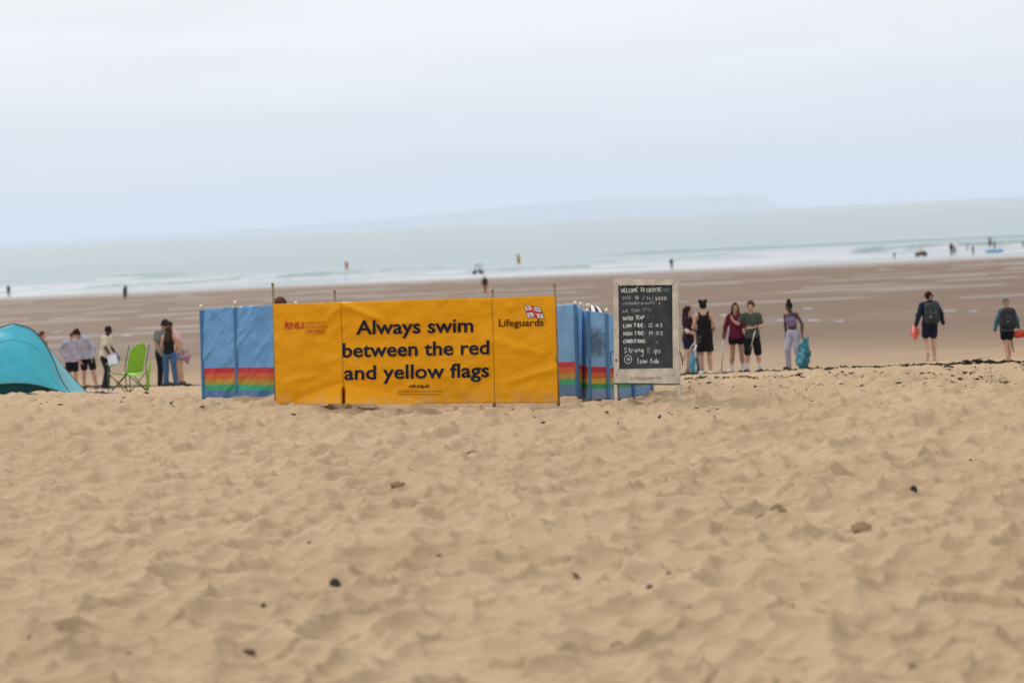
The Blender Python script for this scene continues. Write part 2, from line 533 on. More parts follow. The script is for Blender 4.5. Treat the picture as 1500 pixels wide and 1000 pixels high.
def build_sea():
    ss = np.concatenate([np.linspace(-26, 270, 330), 270 + np.geomspace(4, 66000, 132)])
    xs = np.concatenate([-np.geomspace(9000, 215, 26), np.linspace(-210, 210, 430), np.geomspace(215, 9000, 26)])
    SX, XX = np.meshgrid(ss, xs, indexing='ij')
    XX = XX * (1 + np.maximum(SX - 270, 0) / 2600)
    Y = shore(XX) * (SX < 1e9) + SX
    z = np.zeros(XX.shape); foam = np.zeros(XX.shape)
    for s0, h, th, sd in CREST:
        line = s0 + 16 * (fbm(XX * .012, XX * 0 + sd * 3.3, 100 + sd, 3) - .5) + 3 * (fbm(XX * .09, XX * 0 + sd, 130 + sd, 2) - .5)
        a = smooth(th, th + .12, fbm(XX * .010 + sd * 5, XX * 0 + 2, 160 + sd, 3))
        broken = smooth(.34, .48, fbm(XX * .035, XX * 0 + 7, 190 + sd, 3)) if s0 < 160 else smooth(.62, .7, fbm(XX * .03, XX * 0 + 7, 190 + sd, 3))
        d = SX - line
        prof = np.where(d < 0, np.exp(-(d / (.9 + h)) ** 2), np.exp(-(d / (5 + 4 * h)) ** 2))
        z += h * a * prof * (1 + .25 * (fbm(XX * .8, SX * .8, 7, 2) - .5))
        front = np.exp(-np.maximum(d - .4, 0) ** 2 / 1.2) * np.exp(-(np.minimum(d, 0) / (9 + 10 * h)) ** 2)
        foam = np.maximum(foam, front * a * broken)
    wash = smooth(230, 60, SX + 70 * (fbm(XX * .012, SX * .03, 210, 4) - .5))
    lace = fbm(XX * .05, SX * .22, 220, 5)
    foam = np.maximum(foam, wash * smooth(.36, .62, lace) * .72)
    foam = np.maximum(foam, smooth(9, 2, SX + 3 * (fbm(XX * .1, SX * .1, 230, 3) - .5)))
    z += .05 * (fbm(XX * .2, SX * .3, 240, 3) - .5)
    swell = .16 * np.sin((SX + 14 * fbm(XX * .01, SX * .004, 9, 2)) * 2 * math.pi / 34) * smooth(140, 400, SX) * smooth(5000, 900, SX)
    Zc = SEAZ + z + swell
    m, nt, ln, p = nodes('sea_water')
    g = N(nt, 'ShaderNodeNewGeometry')
    fo = N(nt, 'ShaderNodeAttribute', attribute_name='foam').outputs['Fac']
    mp = N(nt, 'ShaderNodeMapping'); mp.inputs['Scale'].default_value = (.35, 1, 1); ln.new(g.outputs['Position'], mp.inputs[0])
    n1 = N(nt, 'ShaderNodeTexNoise', i_Scale=.55, i_Detail=6.0, i_Roughness=.6); ln.new(mp.outputs[0], n1.inputs['Vector'])
    n2 = N(nt, 'ShaderNodeTexNoise', i_Scale=.012, i_Detail=5.0); ln.new(mp.outputs[0], n2.inputs['Vector'])
    mp3 = N(nt, 'ShaderNodeMapping'); mp3.inputs['Scale'].default_value = (.12, .5, 1); ln.new(g.outputs['Position'], mp3.inputs[0])
    n3 = N(nt, 'ShaderNodeTexNoise', i_Scale=1.0, i_Detail=7.0, i_Roughness=.65); ln.new(mp3.outputs[0], n3.inputs['Vector'])
    mp4 = N(nt, 'ShaderNodeMapping'); mp4.inputs['Scale'].default_value = (.012, .06, 1); ln.new(g.outputs['Position'], mp4.inputs[0])
    n4 = N(nt, 'ShaderNodeTexNoise', i_Scale=1.0, i_Detail=6.0, i_Roughness=.6); ln.new(mp4.outputs[0], n4.inputs['Vector'])
    mixf = mth(nt, ln, 'ADD', mth(nt, ln, 'MULTIPLY', n2.outputs['Fac'], .45), mth(nt, ln, 'MULTIPLY', n4.outputs['Fac'], .55))
    water = mixc(nt, ln, mapr(nt, ln, mixf, .38, .62), (.120, .205, .216), (.190, .272, .262))
    thr = mapr(nt, ln, n3.outputs['Fac'], .3, .7, .85, .18)
    fm = mapr(nt, ln, mth(nt, ln, 'SUBTRACT', fo, thr), -.08, .22)
    ln.new(mixc(nt, ln, fm, water, (.43, .45, .48)), p.inputs['Base Color'])
    ln.new(mapr(nt, ln, fm, 0, 1, .22, .75), p.inputs['Roughness'])
    p.inputs['IOR'].default_value = 1.33
    b = N(nt, 'ShaderNodeBump', i_Strength=.85, i_Distance=.5); ln.new(n1.outputs['Fac'], b.inputs['Height'])
    ln.new(b.outputs[0], p.inputs['Normal'])
    o = np_mesh('sea', np.stack([XX, Y, Zc], -1).reshape(-1, 3), grid_quads(*XX.shape), m)
    at = o.data.attributes.new('foam', 'FLOAT', 'POINT')
    at.data.foreach_set('value', foam.astype(np.float32).ravel())
    tag(o, 'pale green sea with white surf breaking along the shore', 'sea', kind='structure')
build_sea()

# ------------------------------------------------------------------ far headland and the hazy air
def build_headland():
    D0 = 60000.0
    p = [(-200, 1), (300, 6), (560, 12), (700, 19), (790, 24), (850, 25), (930, 26), (1000, 23), (1060, 23), (1100, 22), (1122, 20), (1133, 13), (1142, 4), (1150, -3)]
    pxs = np.linspace(-200, 1150, 150)
    hp = np.interp(pxs, [a for a, b in p], [b for a, b in p])
    V = []
    rows = [(-460, -14), (-200, .42), (150, .82), (700, 1.0), (1800, .93), (4000, .6), (6200, -.2)]
    for j, (dy, k) in enumerate(rows):
        for i, px in enumerate(pxs):
            hy = 361 - px * .05
            b = U(px, hy, D0)
            h = hp[i] / FPX * D0 * (.9 + .2 * float(fbm(np.array([px * .02]), np.array([j * .7]), 300, 3)[0]))
            z = SEAZ - 8 if j == 0 else SEAZ + max(h * k, -8) + 3
            V.append((b.x, D0 + dy + 200 * math.sin(px * .03), z))
    nc = len(pxs)
    F = [tuple(int(v) for v in q) for q in grid_quads(len(rows), nc)]
    o = obj('headland', V, F, plain('headland_turf', (.09, .11, .07), .95, .3, .004, 0, 1, .1))
    tag(o, 'long low headland fading into haze on the horizon', 'headland', kind='structure')
build_headland()

def build_haze():
    m = bpy.data.materials.new('sea_air')
    m.use_nodes = True
    nt = m.node_tree.nodes; ln = m.node_tree.links
    nt.remove(nt['Principled BSDF'])
    v = nt.new('ShaderNodeVolumePrincipled')
    v.inputs['Color'].default_value = (.80, .87, 1.0, 1)
    v.inputs['Density'].default_value = 4.2e-5
    v.inputs['Anisotropy'].default_value = 0.0
    ln.new(v.outputs[0], nt['Material Output'].inputs['Volume'])
    mb = MB()
    mb.box((-40000, -120, SEAZ - 40), (40000, 84000, 640))
    o = mb.build('haze', m, None, False)
    tag(o, 'thin blue sea haze over the bay', 'haze', kind='stuff')
# ------------------------------------------------------------------ lettering
def rel(root, o):
    """keep a part's world-space geometry while hanging it on its thing"""
    o.parent = root
    o.matrix_parent_inverse = Matrix.Translation(root.location).inverted() if root.rotation_euler.z == 0 else (Matrix.Translation(root.location) @ Matrix.Rotation(root.rotation_euler.z, 4, 'Z')).inverted()
    return o
_CAPH = {}
def text_shape(s, bold=0.0):
    c = bpy.data.curves.new('lettering_outline', 'FONT')
    c.body = s
    c.resolution_u = 3
    c.offset = bold
    o = bpy.data.objects.new('lettering_outline', c)
    COL.objects.link(o)
    dg = bpy.context.evaluated_depsgraph_get()
    me = o.evaluated_get(dg).to_mesh()
    V = [v.co.copy() for v in me.vertices]
    F = [tuple(p.vertices) for p in me.polygons]
    o.evaluated_get(dg).to_mesh_clear()
    bpy.data.objects.remove(o)
    bpy.data.curves.remove(c)
    return V, F

def letters(name, s, x0, y0, x1, y1, cap, fn, mat, parent, bold=0.0, track=1.0):
    """lettering whose baseline runs from pixel (x0, y0) to (x1, y1), laid on a surface by fn(px, py)"""
    V, F = text_shape(s, bold)
    lo, hi = min(v.x for v in V), max(v.x for v in V)
    if 'cap' not in _CAPH:
        _CAPH['cap'] = max(v.y for v in text_shape('H')[0])
    k = cap / _CAPH['cap']
    P = []
    for v in V:
        t = (v.x - lo) / (hi - lo)
        P.append(fn(x0 + (x1 - x0) * t, y0 + (y1 - y0) * t - v.y * k))
    # one mesh for each word
    par = list(range(len(V)))
    def find(i):
        while par[i] != i:
            par[i] = par[par[i]]; i = par[i]
        return i
    for f in F:
        for j in f[1:]: par[find(j)] = find(f[0])
    isl = {}
    for i, v in enumerate(V):
        q = isl.setdefault(find(i), [v.x, v.x]); q[0] = min(q[0], v.x); q[1] = max(q[1], v.x)
    word, w, end = {}, 0, None
    for k_, (x_, y_) in sorted(isl.items(), key=lambda t: t[1][0]):
        if end is not None and x_ - end > .19: w += 1
        end = max(end or x_, y_); word[k_] = w
    out = []
    for q in range(w + 1):
        use = [i for i in range(len(V)) if word[find(i)] == q]
        if not use: continue
        ix = {i: n for n, i in enumerate(use)}
        out.append(rel(parent, obj(name, [P[i] for i in use], [tuple(ix[i] for i in f) for f in F if f[0] in ix], mat, None, False)))
    return out

# ------------------------------------------------------------------ fabrics
def fabric(name, stripes, rough=.45, trans=.18, dark_patch=None, lo=.86, hi=1.1, spec=.4):
    """proofed cloth printed with bands: stripes = [(v from the top, colour), ...]"""
    m, nt, ln, p = nodes(name)
    uv = N(nt, 'ShaderNodeUVMap', uv_map='cloth')
    sp = N(nt, 'ShaderNodeSeparateXYZ'); ln.new(uv.outputs[0], sp.inputs[0])
    t = N(nt, 'ShaderNodeTexCoord')
    rp = N(nt, 'ShaderNodeValToRGB'); rp.color_ramp.interpolation = 'CONSTANT'
    el = rp.color_ramp.elements
    while len(el) < len(stripes): el.new(.5)
    for e, (q, c) in zip(el, stripes):
        e.position = q; e.color = (*c, 1)
    ln.new(sp.outputs['Y'], rp.inputs[0])
    n1 = N(nt, 'ShaderNodeTexNoise', i_Scale=6.0, i_Detail=6.0); ln.new(t.outputs['Object'], n1.inputs['Vector'])
    hs = N(nt, 'ShaderNodeHueSaturation'); ln.new(rp.outputs[0], hs.inputs['Color'])
    ln.new(mapr(nt, ln, n1.outputs['Fac'], .3, .7, lo, hi), hs.inputs['Value'])
    col = hs.outputs[0]
    # sand rubbed into the lower hem
    dust = mth(nt, ln, 'MULTIPLY', mapr(nt, ln, sp.outputs['Y'], .86, 1.0), mapr(nt, ln, n1.outputs['Fac'], .42, .62, 0, .4))
    col = mixc(nt, ln, dust, col, (.42, .33, .22))
    if dark_patch:  # ragged oval patch of darker colour mixed into the cloth
        su, sv, ru, rv, sc = dark_patch
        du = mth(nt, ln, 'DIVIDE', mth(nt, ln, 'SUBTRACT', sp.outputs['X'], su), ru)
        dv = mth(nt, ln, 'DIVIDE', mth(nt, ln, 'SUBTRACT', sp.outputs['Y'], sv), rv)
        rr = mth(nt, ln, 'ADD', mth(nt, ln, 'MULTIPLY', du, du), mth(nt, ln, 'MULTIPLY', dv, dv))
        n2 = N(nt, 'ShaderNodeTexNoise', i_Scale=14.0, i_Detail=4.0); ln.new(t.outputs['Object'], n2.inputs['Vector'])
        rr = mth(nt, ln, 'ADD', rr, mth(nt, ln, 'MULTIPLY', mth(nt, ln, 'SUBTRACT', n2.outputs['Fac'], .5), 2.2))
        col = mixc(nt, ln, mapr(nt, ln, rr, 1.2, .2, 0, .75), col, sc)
    ln.new(col, p.inputs['Base Color'])
    p.inputs['Roughness'].default_value = rough
    p.inputs['Specular IOR Level'].default_value = spec
    n3 = N(nt, 'ShaderNodeTexNoise', i_Scale=9.0, i_Detail=4.0); ln.new(t.outputs['Object'], n3.inputs['Vector'])
    b = N(nt, 'ShaderNodeBump', i_Strength=.25, i_Distance=.03); ln.new(n3.outputs['Fac'], b.inputs['Height'])
    ln.new(b.outputs[0], p.inputs['Normal'])
    tr = N(nt, 'ShaderNodeBsdfTranslucent'); ln.new(col, tr.inputs['Color'])
    ms = N(nt, 'ShaderNodeMixShader'); ms.inputs[0].default_value = trans
    ln.new(p.outputs[0], ms.inputs[1]); ln.new(tr.outputs[0], ms.inputs[2])
    ln.new(ms.outputs[0], nt['Material Output'].inputs['Surface'])
    return m

def cloth_sheet(name, fn, nu, nv, mat, parent, thick=.003):
    """fn(u, v) -> point, v measured from the top; keeps (u, v) as a UV map"""
    mb = MB(); mb.sheet(fn, nu, nv)
    mb.f = [f[::-1] for f in mb.f]
    o = mb.build(name, mat, parent)
    uv = o.data.uv_layers.new(name='cloth')
    idx = np.empty(len(o.data.loops), np.int32); o.data.loops.foreach_get('vertex_index', idx)
    a = np.stack([(idx % nu) / (nu - 1), (idx // nu) / (nv - 1)], -1).astype(np.float32)
    uv.data.foreach_set('uv', a.ravel())
    return solidify(o, thick) if thick else o

M_POLE = plain('weathered_pole_wood', (.27, .19, .12), .8, .3, 30, .5, 60)
M_POLEL = plain('pale_pole_wood', (.42, .33, .24), .8, .25, 30, .5, 60)
M_CAP = plain('white_plastic_cap', (.72, .68, .60), .45, .1, 20, .1)
M_NAVY = plain('navy_print', (.012, .013, .034), .75, .2, 30, .1, 90, .15)
M_MAROON = plain('maroon_print', (.045, .006, .010), .75, .2, 30, .1, 90, .15)
M_REDP = plain('red_print', (.50, .055, .012), .6, .15, 30, .1)
M_FLAGR = plain('flag_red', (.55, .02, .025), .6, .12, 30, .1)
M_FLAGW = plain('flag_white', (.72, .68, .66), .6, .1, 30, .1)
M_FLAGB = plain('flag_blue', (.03, .04, .16), .6, .1, 30, .1)
M_SEAM = plain('seam_thread', (.45, .20, .008), .8, .2, 60, .2)

# ------------------------------------------------------------------ yellow lifeguard banner
DL, DR = 30.5, 28.25
def b_uv(px, py):
    q = (py - 440) / 147
    xl, xr = 400 + 4 * q, 813 + 4 * q
    return (px - xl) / (xr - xl)
def b_disp(px, py):
    u = b_uv(px, py)
    d = .09 * n1d(px * .018, py * .02, 400) + .035 * n1d(px * .05 + py * .03, py * .06, 404)
    # cloth kicked out at the foot either side of the first seam
    if px < 503: line = 588 - max(0, (px - 428)) * .36
    else: line = 562 + (px - 503) * .235
    below = py - line
    if below > 0 and 420 < px < 640:
        d += .020 * below * sstep(425, 455, px) * sstep(-640, -590, -px)
    d += -.34 * math.exp(-((px - 503.5) / 2.6) ** 2) * sstep(560, 578, py)
    # tension creases fanning from the top of the first seam
    for (x0, y0, x1, y1, a, w) in ((498, 444, 560, 470, .040, 5), (498, 444, 470, 480, .028, 5), (500, 452, 640, 480, .007, 8), (508, 532, 585, 562, .007, 6), (640, 524, 720, 516, .014, 5), (740, 560, 810, 540, .024, 5), (410, 560, 470, 548, .024, 5), (728, 500, 800, 520, .018, 6)):
        L = math.hypot(x1 - x0, y1 - y0); ax, ay = (x1 - x0) / L, (y1 - y0) / L
        s_, t_ = (px - x0) * ax + (py - y0) * ay, -(px - x0) * ay + (py - y0) * ax
        if -10 < s_ < L + 15:
            d += a * math.exp(-(t_ / w) ** 2) * sstep(-10, 15, s_) * sstep(-(L + 15), -(L - 25), -s_)
    for sx in (400, 497, 720, 813):
        d += -.010 * math.exp(-((px - sx) / 5) ** 2)
    return d
def b_at(px, py, off=0.0):
    u = b_uv(px, py)
    dep = 1 / (1 / DL + (1 / DR - 1 / DL) * u)
    return U(px, py, dep - b_disp(px, py) - off)
def b_top(u): return 445 - 12 * u + 0.5 * math.sin(u * math.pi * 3.2) ** 2
def b_bot(u):
    px = 404 + 413 * u
    base = 589 - 1.5 * u
    return base + 2.5
ban = empty('lifeguard_banner', (U(610, 588, 29.2).x, 29.3, 0))
tag(ban, 'long yellow lifeguard banner on wooden poles reading Always swim between the red and yellow flags', 'banner')
M_YEL = fabric('yellow_banner_cloth', [(0, (.80, .355, .0015)), (.5, (.79, .35, .0015))], .6, .10, None, .95, 1.03, .2)
SE = [0, .2405, .7765, 1.0]
for i in range(3):
    ua, ub = SE[i], SE[i + 1]
    def fn(a, v, ua=ua, ub=ub, i=i):
        u = ua + (ub - ua) * a
        t, b = b_top(u), b_bot(u)
        py = t + (b - t) * v
        q = (py - 440) / 147
        return b_at(400 + 4 * q + 413 * u, py)
    rel(ban, cloth_sheet('cloth_panel', fn, 60 if i != 1 else 130, 70, M_YEL, None))
for u in SE[1:3]:
    mb = MB()
    mb.tube([b_at(400 + 4 * ((py - 440) / 147) + 413 * u, py, .003) for py in np.linspace(b_top(u) + 1, 561 if u < .5 else b_bot(u), 24)], .0022, 5)
    rel(ban, mb.build('seam', M_SEAM))
for (tx, ty, bx, by, u) in ((399.5, 415, 404.5, 590, 0), (490, 425, 497, 590, .235), (721.5, 424, 724, 590, .778), (812, 415.5, 818, 591, 1.0)):
    dep = 1 / (1 / DL + (1 / DR - 1 / DL) * u) + (.075 if 0 < u < 1 else .05)
    a, b = U(tx, ty, dep), U(bx, by + 6, dep)
    mb = MB(); mb.tube([b, b.lerp(a, .5) + Vector((.006, 0, 0)), a], [.020, .018, .017], 10)
    po = rel(ban, mb.build('pole', M_POLE))
    mb = MB(); mb.lathe([(0, .004), (.0185, .004), (.0195, 0), (.0185, -.03)], a, n=10)
    cp = mb.build('pole_ferrule', M_POLE); cp.parent = po
O3 = .014
def pr(px, py): return b_at(px, py, O3)
for s, a in (('Always swim', (521.4, 489.6, 693.2, 486, 20)), ('between the red', (501.6, 523, 716.5, 518.4, 20)), ('and yellow flags', (504, 556, 716.4, 551.6, 20))):
    letters('lettering', s, *a, pr, M_NAVY, ban, .017)
letters('lettering', 'rnli.org.uk', 599.4, 567.3, 629.4, 566.8, 4.6, pr, M_MAROON, ban, .03)
letters('lettering', 'The RNLI is the charity that saves lives at sea', 583, 574.2, 647.6, 573.8, 2.4, pr, M_MAROON, ban, .0)
letters('lettering', 'RNLI', 417, 482, 444.2, 480.8, 9.8, pr, M_REDP, ban, .03)
letters('lettering', 'LIFEBOATS,', 446.6, 475.4, 476, 474.4, 4.0, pr, M_REDP, ban, .0)
letters('lettering', 'LIFEGUARDS', 446.6, 481.2, 480, 480, 4.0, pr, M_REDP, ban, .0)
letters('lettering', 'LIFE FIRST.', 447, 488, 478, 487, 4.6, pr, M_REDP, ban, .02)
letters('lettering', 'Lifeguards', 730.6, 478, 796.2, 477.2, 10.4, pr, M_MAROON, ban, .008)
for (x0, y0, x1, y1) in ((583, 577, 647, 577.2), (458, 489.6, 476, 488.4)):
    mb = MB(); mb.sheet(lambda a, v: pr(x0 + (x1 - x0) * a, y0 + (y1 - y0) * a + v * .6), 14, 2)
    rel(ban, mb.build('print_rule', M_MAROON if x0 > 500 else M_REDP))
# the house flag printed over the word on the last panel: red cross, four letters, waving
def fl(s, t, off=0.0):
    px = 768.8 + 21.6 * s + 4.6 * t + 1.6 * s * t
    py = 449.2 + 16.2 * t - 1.3 * math.sin((s * 1.5 + .15) * math.pi) - 1.0 * s * t
    return b_at(px, py, O3 + off)
def patch(name, s0, t0, s1, t1, mat, off, parent):
    mb = MB(); mb.sheet(lambda a, v: fl(s0 + (s1 - s0) * a, t0 + (t1 - t0) * v, off), 12, 8)
    o = mb.build(name, mat)
    rel(ban, o)
    return o
patch('flag_border', -.035, -.045, 1.035, 1.045, M_FLAGB, .0, ban)
for (s0, t0) in ((0, 0), (.62, 0), (0, .62), (.62, .62)):
    patch('flag_field', s0, t0, s0 + .38, t0 + .38, M_FLAGW, .003, ban)
patch('flag_cross', .40, 0, .60, 1, M_FLAGR, .003, ban)
patch('flag_cross', 0, .40, .385, .60, M_FLAGR, .003, ban)
patch('flag_cross', .615, .40, 1, .60, M_FLAGR, .003, ban)
def fpx(px, py): return fl(px, py, .006)
for ch, s, t in (('R', .10, .31), ('N', .72, .31), ('L', .12, .93), ('I', .78, .93)):
    letters('lettering', ch, s, t, s + (.18 if ch != 'I' else .06), t, .24, fpx, M_FLAGB, ban, .02)
mb = MB()
for (s0, t0, s1, t1) in ((.485, .30, .515, .74), (.44, .36, .56, .40), (.425, .66, .575, .71), (.425, .58, .45, .70), (.55, .58, .575, .70), (.45, .12, .55, .22)):
    mb.sheet(lambda a, v: fl(s0 + (s1 - s0) * a, t0 + (t1 - t0) * v, .006), 3, 3)
rel(ban, mb.build('anchor_emblem', plain('emblem_gold', (.62, .30, .10), .6)))

# ------------------------------------------------------------------ blue windbreaks with rainbow bands
BLUE, RED, ORA, OLI, GRN, BLD = (.17, .41, .72), (.58, .035, .06), (.66, .14, .035), (.48, .34, .04), (.05, .46, .25), (.11, .25, .50)
M_WB1 = fabric('blue_cloth_glossy', [(0, BLUE), (.645, RED), (.705, ORA), (.77, OLI), (.83, GRN), (.89, BLD)], .34, .22)
M_WB2 = fabric('blue_cloth_bright', [(0, (.20, .45, .74)), (.625, RED), (.68, ORA), (.75, OLI), (.81, GRN), (.875, BLD)], .5, .22)
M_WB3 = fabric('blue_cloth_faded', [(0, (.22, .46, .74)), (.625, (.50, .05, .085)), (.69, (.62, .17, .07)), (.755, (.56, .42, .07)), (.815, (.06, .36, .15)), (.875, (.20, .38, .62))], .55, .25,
               dark_patch=(.20, .36, .085, .17, (.05, .09, .15)))
M_SLEEVE = plain('blue_pole_sleeve', (.055, .17, .36), .6, .12, 20, .2)

def windbreak(label, stations, mat, tops, bots, poles, seed, wrinkle=.02, gleam=0.0):
    """stations: (px, depth) along the plan line; tops/bots: image height of the cloth edges along it"""
    sp = np.array([a for a, b in stations], float); sd = np.array([b for a, b in stations], float)
    par = np.concatenate([[0], np.cumsum(np.hypot(np.diff(sp) * sd[1:] / FPX, np.diff(sd)))]); par /= par[-1]
    mid = U(float(sp.mean()), 585, float(sd.mean()))
    root = empty('windbreak', (mid.x, mid.y, 0))
    tag(root, label, 'windbreak', 'blue windbreaks around the banner')
    def at(u, v, off=0.0):
        px, dep = np.interp(u, par, sp), np.interp(u, par, sd)
        # taut at the poles, bellied between them
        k = min(abs(u - q) for q in par)
        d = wrinkle * 1.6 * n1d(u * 4 + seed, v * 2.2, 420 + seed) * min(1, k * 9)
        d += wrinkle * .8 * n1d(u * 14 + v * 7, v * 3 - u * 6, 430 + seed) + gleam * max(0, n1d(u * 9 + v * 9, (v - u) * 2.2, 440 + seed))
        t, b = np.interp(px, *zip(*tops)), np.interp(px, *zip(*bots))
        py = t + (b - t) * v + .7 * math.sin(u * 23 + seed) * (v < .01)
        return U(px, py, dep - d - off)
    rel(root, cloth_sheet('cloth', at, 110, 70, mat, None, .002))
    for (px, py, dep, cap) in poles:
        u = float(np.interp(px, sp, par)) if np.all(np.diff(sp) > 0) else 0
        b = U(px + (590 - py) * .028, 590, dep + .02); a = U(px, py, dep + .02)
        a = a + Vector((0, 0, 0)); b.z = T(b.x, b.y) - .12
        mb = MB(); mb.tube([b, b.lerp(a, .5) + Vector((.004, 0, 0)), a], .0145, 9)
        po = rel(root, mb.build('pole', M_POLEL))
        if cap:
            mb = MB(); mb.lathe([(.0, .024), (.014, .022), (.021, .012), (.022, -.004), (.019, -.012), (.016, -.024), (.0, -.024)], a, n=12)
            c = mb.build('pole_cap', M_CAP); c.parent = po
        # the sleeve the pole runs through
        def sl(x, v, px=px):
            s = (x - .5) * 2
            py = np.interp(px, *zip(*tops)) + 1
            pb = np.interp(px, *zip(*bots)) - .5
            yy = py + (pb - py) * v
            return U(px + .028 * (yy - np.interp(px, *zip(*tops))) + s * 2.6, yy, dep - .012 - .016 * math.sqrt(max(0, 1 - s * s)))
        mb = MB(); mb.sheet(sl, 9, 12); mb.f = [f[::-1] for f in mb.f]
        rel(root, mb.build('pole_sleeve', M_SLEEVE))
    return root
wb1 = windbreak('creased shiny blue windbreak with a rainbow band, beside the red-lettered end of the banner', [(296.5, 33.6), (344.5, 33.3), (409, 33.0)], M_WB1,
          [(290, 453.5), (344, 449.5), (410, 446)], [(290, 586), (344, 586), (410, 588)], [(294.5, 448, 33.6, True), (344.2, 443, 33.3, True), (433, 443.6, 32.9, True)], 3, .04, .09)
mb = MB()
mb.sheet(lambda a, v: U(296.3 - 3.2 * (1 - v * .2) * a + 1.6 * v, 470 + 98 * v, 33.65 + 1.1 * a), 8, 14)
rel(wb1, solidify(mb.build('end_flap', plain('dark_red_cloth', (.33, .02, .03), .6)), .003))
windbreak('blue rainbow banded windbreak touching the flag-printed end of the yellow banner', [(813, 30.6), (843, 30.2), (853.5, 30.9)], M_WB2,
          [(810, 447), (843, 445), (854, 453)], [(810, 580.5), (843, 580), (854, 586)], [(842.3, 443.5, 30.2, True), (850.5, 445, 30.9, True)], 5, .02)
windbreak('faded blue rainbow banded windbreak with a dark patch, running behind the chalkboard', [(852.5, 30.5), (861, 30.1), (888, 30.0), (915, 30.5), (954, 31.6)], M_WB3,
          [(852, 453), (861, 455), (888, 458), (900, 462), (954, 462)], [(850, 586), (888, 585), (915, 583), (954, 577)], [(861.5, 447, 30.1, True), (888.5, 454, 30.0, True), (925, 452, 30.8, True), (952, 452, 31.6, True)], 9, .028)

# navy and white striped cloth bulging over the faded windbreak
def stripes_mat():
    m, nt, ln, p = nodes('navy_white_stripes')
    uv = N(nt, 'ShaderNodeUVMap', uv_map='cloth'); sp = N(nt, 'ShaderNodeSeparateXYZ'); ln.new(uv.outputs[0], sp.inputs[0])
    w = mth(nt, ln, 'FRACT', mth(nt, ln, 'MULTIPLY', sp.outputs['X'], 7.0))
    f = mth(nt, ln, 'GREATER_THAN', w, .56)
    ln.new(mixc(nt, ln, f, (.66, .63, .64), (.012, .012, .028)), p.inputs['Base Color'])
    p.inputs['Roughness'].default_value = .85
    return m
sc = U(878, 470, 31.2)
root = empty('striped_cloth', (sc.x, sc.y, T(sc.x, sc.y)))
tag(root, 'navy and white striped cloth bulging above the faded blue windbreak', 'cloth')
def dome(u, v):
    a = (u - .5) * math.pi * 1.05
    top = sc.z + .20
    rx, ry = .235, .34
    h = v ** .8
    k = math.sin(min(1, h * 1.9) * math.pi / 2)
    lean = .10 * (1 - h)
    z = top - .075 * abs(math.sin(a)) ** 3 - (h ** 2.4) * (top - T(sc.x, sc.y) + .02)
    return Vector((sc.x + math.sin(a) * rx * (.25 + .75 * k) - lean + .02, sc.y - math.cos(a) * ry * k + .25, z))
rel(root, cloth_sheet('draped_cloth', dome, 50, 40, stripes_mat(), None, .004))
mb = MB()   # the low beach chair it hangs over
for sx in (-.2, .2):
    mb.tube([(sc.x + sx, sc.y + .28, T(sc.x, sc.y) - .05), (sc.x + sx, sc.y + .26, sc.z + .02)], .012, 8)
mb.tube([(sc.x - .2, sc.y + .26, sc.z + .02), (sc.x + .2, sc.y + .26, sc.z + .02)], .012, 8)
rel(root, mb.build('support_frame', M_POLEL))

# ------------------------------------------------------------------ chalkboard A-frame
KB = empty('chalkboard_sign', (0, 0, 0))
tag(KB, 'weathered wooden A-frame chalkboard with handwritten tide times and Strong Rips warning', 'chalkboard')
BD = 27.85
K0 = U(947, 586, BD)
KB.location = K0
def k_at(px, py, off=0.0):
    """point on the leaning front leaf (the top sits further back)"""
    back = (586 - py) / 127 * .20
    return U(px, py, BD + back - off)
M_WD = plain('weathered_sign_wood', (.52, .46, .375), .85, .25, 9, .7, 45)
M_WDD = plain('dark_sign_edge', (.10, .075, .055), .85, .3, 12, .5, 45)
def chalk_mat():
    m, nt, ln, p = nodes('chalkboard_black')
    t = N(nt, 'ShaderNodeTexCoord')
    n = N(nt, 'ShaderNodeTexNoise', i_Scale=5.0, i_Detail=8.0, i_Roughness=.65); ln.new(t.outputs['Object'], n.inputs['Vector'])
    ln.new(mixc(nt, ln, mapr(nt, ln, n.outputs['Fac'], .42, .75), (.010, .011, .013), (.042, .043, .048)), p.inputs['Base Color'])
    p.inputs['Roughness'].default_value = .62
    return m
def slab(poly, off, th, mat, name, bev=True):
    """a board cut to a pixel outline on the leaf: front face at off, thickness th"""
    n = len(poly)
    cx, cy = sum(p[0] for p in poly) / n, sum(p[1] for p in poly) / n
    ins = [(p[0] + (cx - p[0]) / max(1, math.hypot(cx - p[0], cy - p[1])) * .5, p[1] + (cy - p[1]) / max(1, math.hypot(cx - p[0], cy - p[1])) * .5) for p in poly]
    V = [k_at(*p, off) for p in ins] + [k_at(*p, off - .006) for p in poly] + [k_at(*p, off - th) for p in poly]
    F = [tuple(range(n))]
    for r_ in range(2):
        for i in range(n):
            j = (i + 1) % n
            F.append((r_ * n + i, (r_ + 1) * n + i, (r_ + 1) * n + j, r_ * n + j))
    F.append(tuple(2 * n + i for i in range(n - 1, -1, -1)))
    F = [f[::-1] for f in F]
    return rel(KB, obj(name, V, F, mat, None, False))
slab([(905, 416.5), (985.5, 416), (986.7, 541), (906, 542)], 0, .012, chalk_mat(), 'chalk_panel')
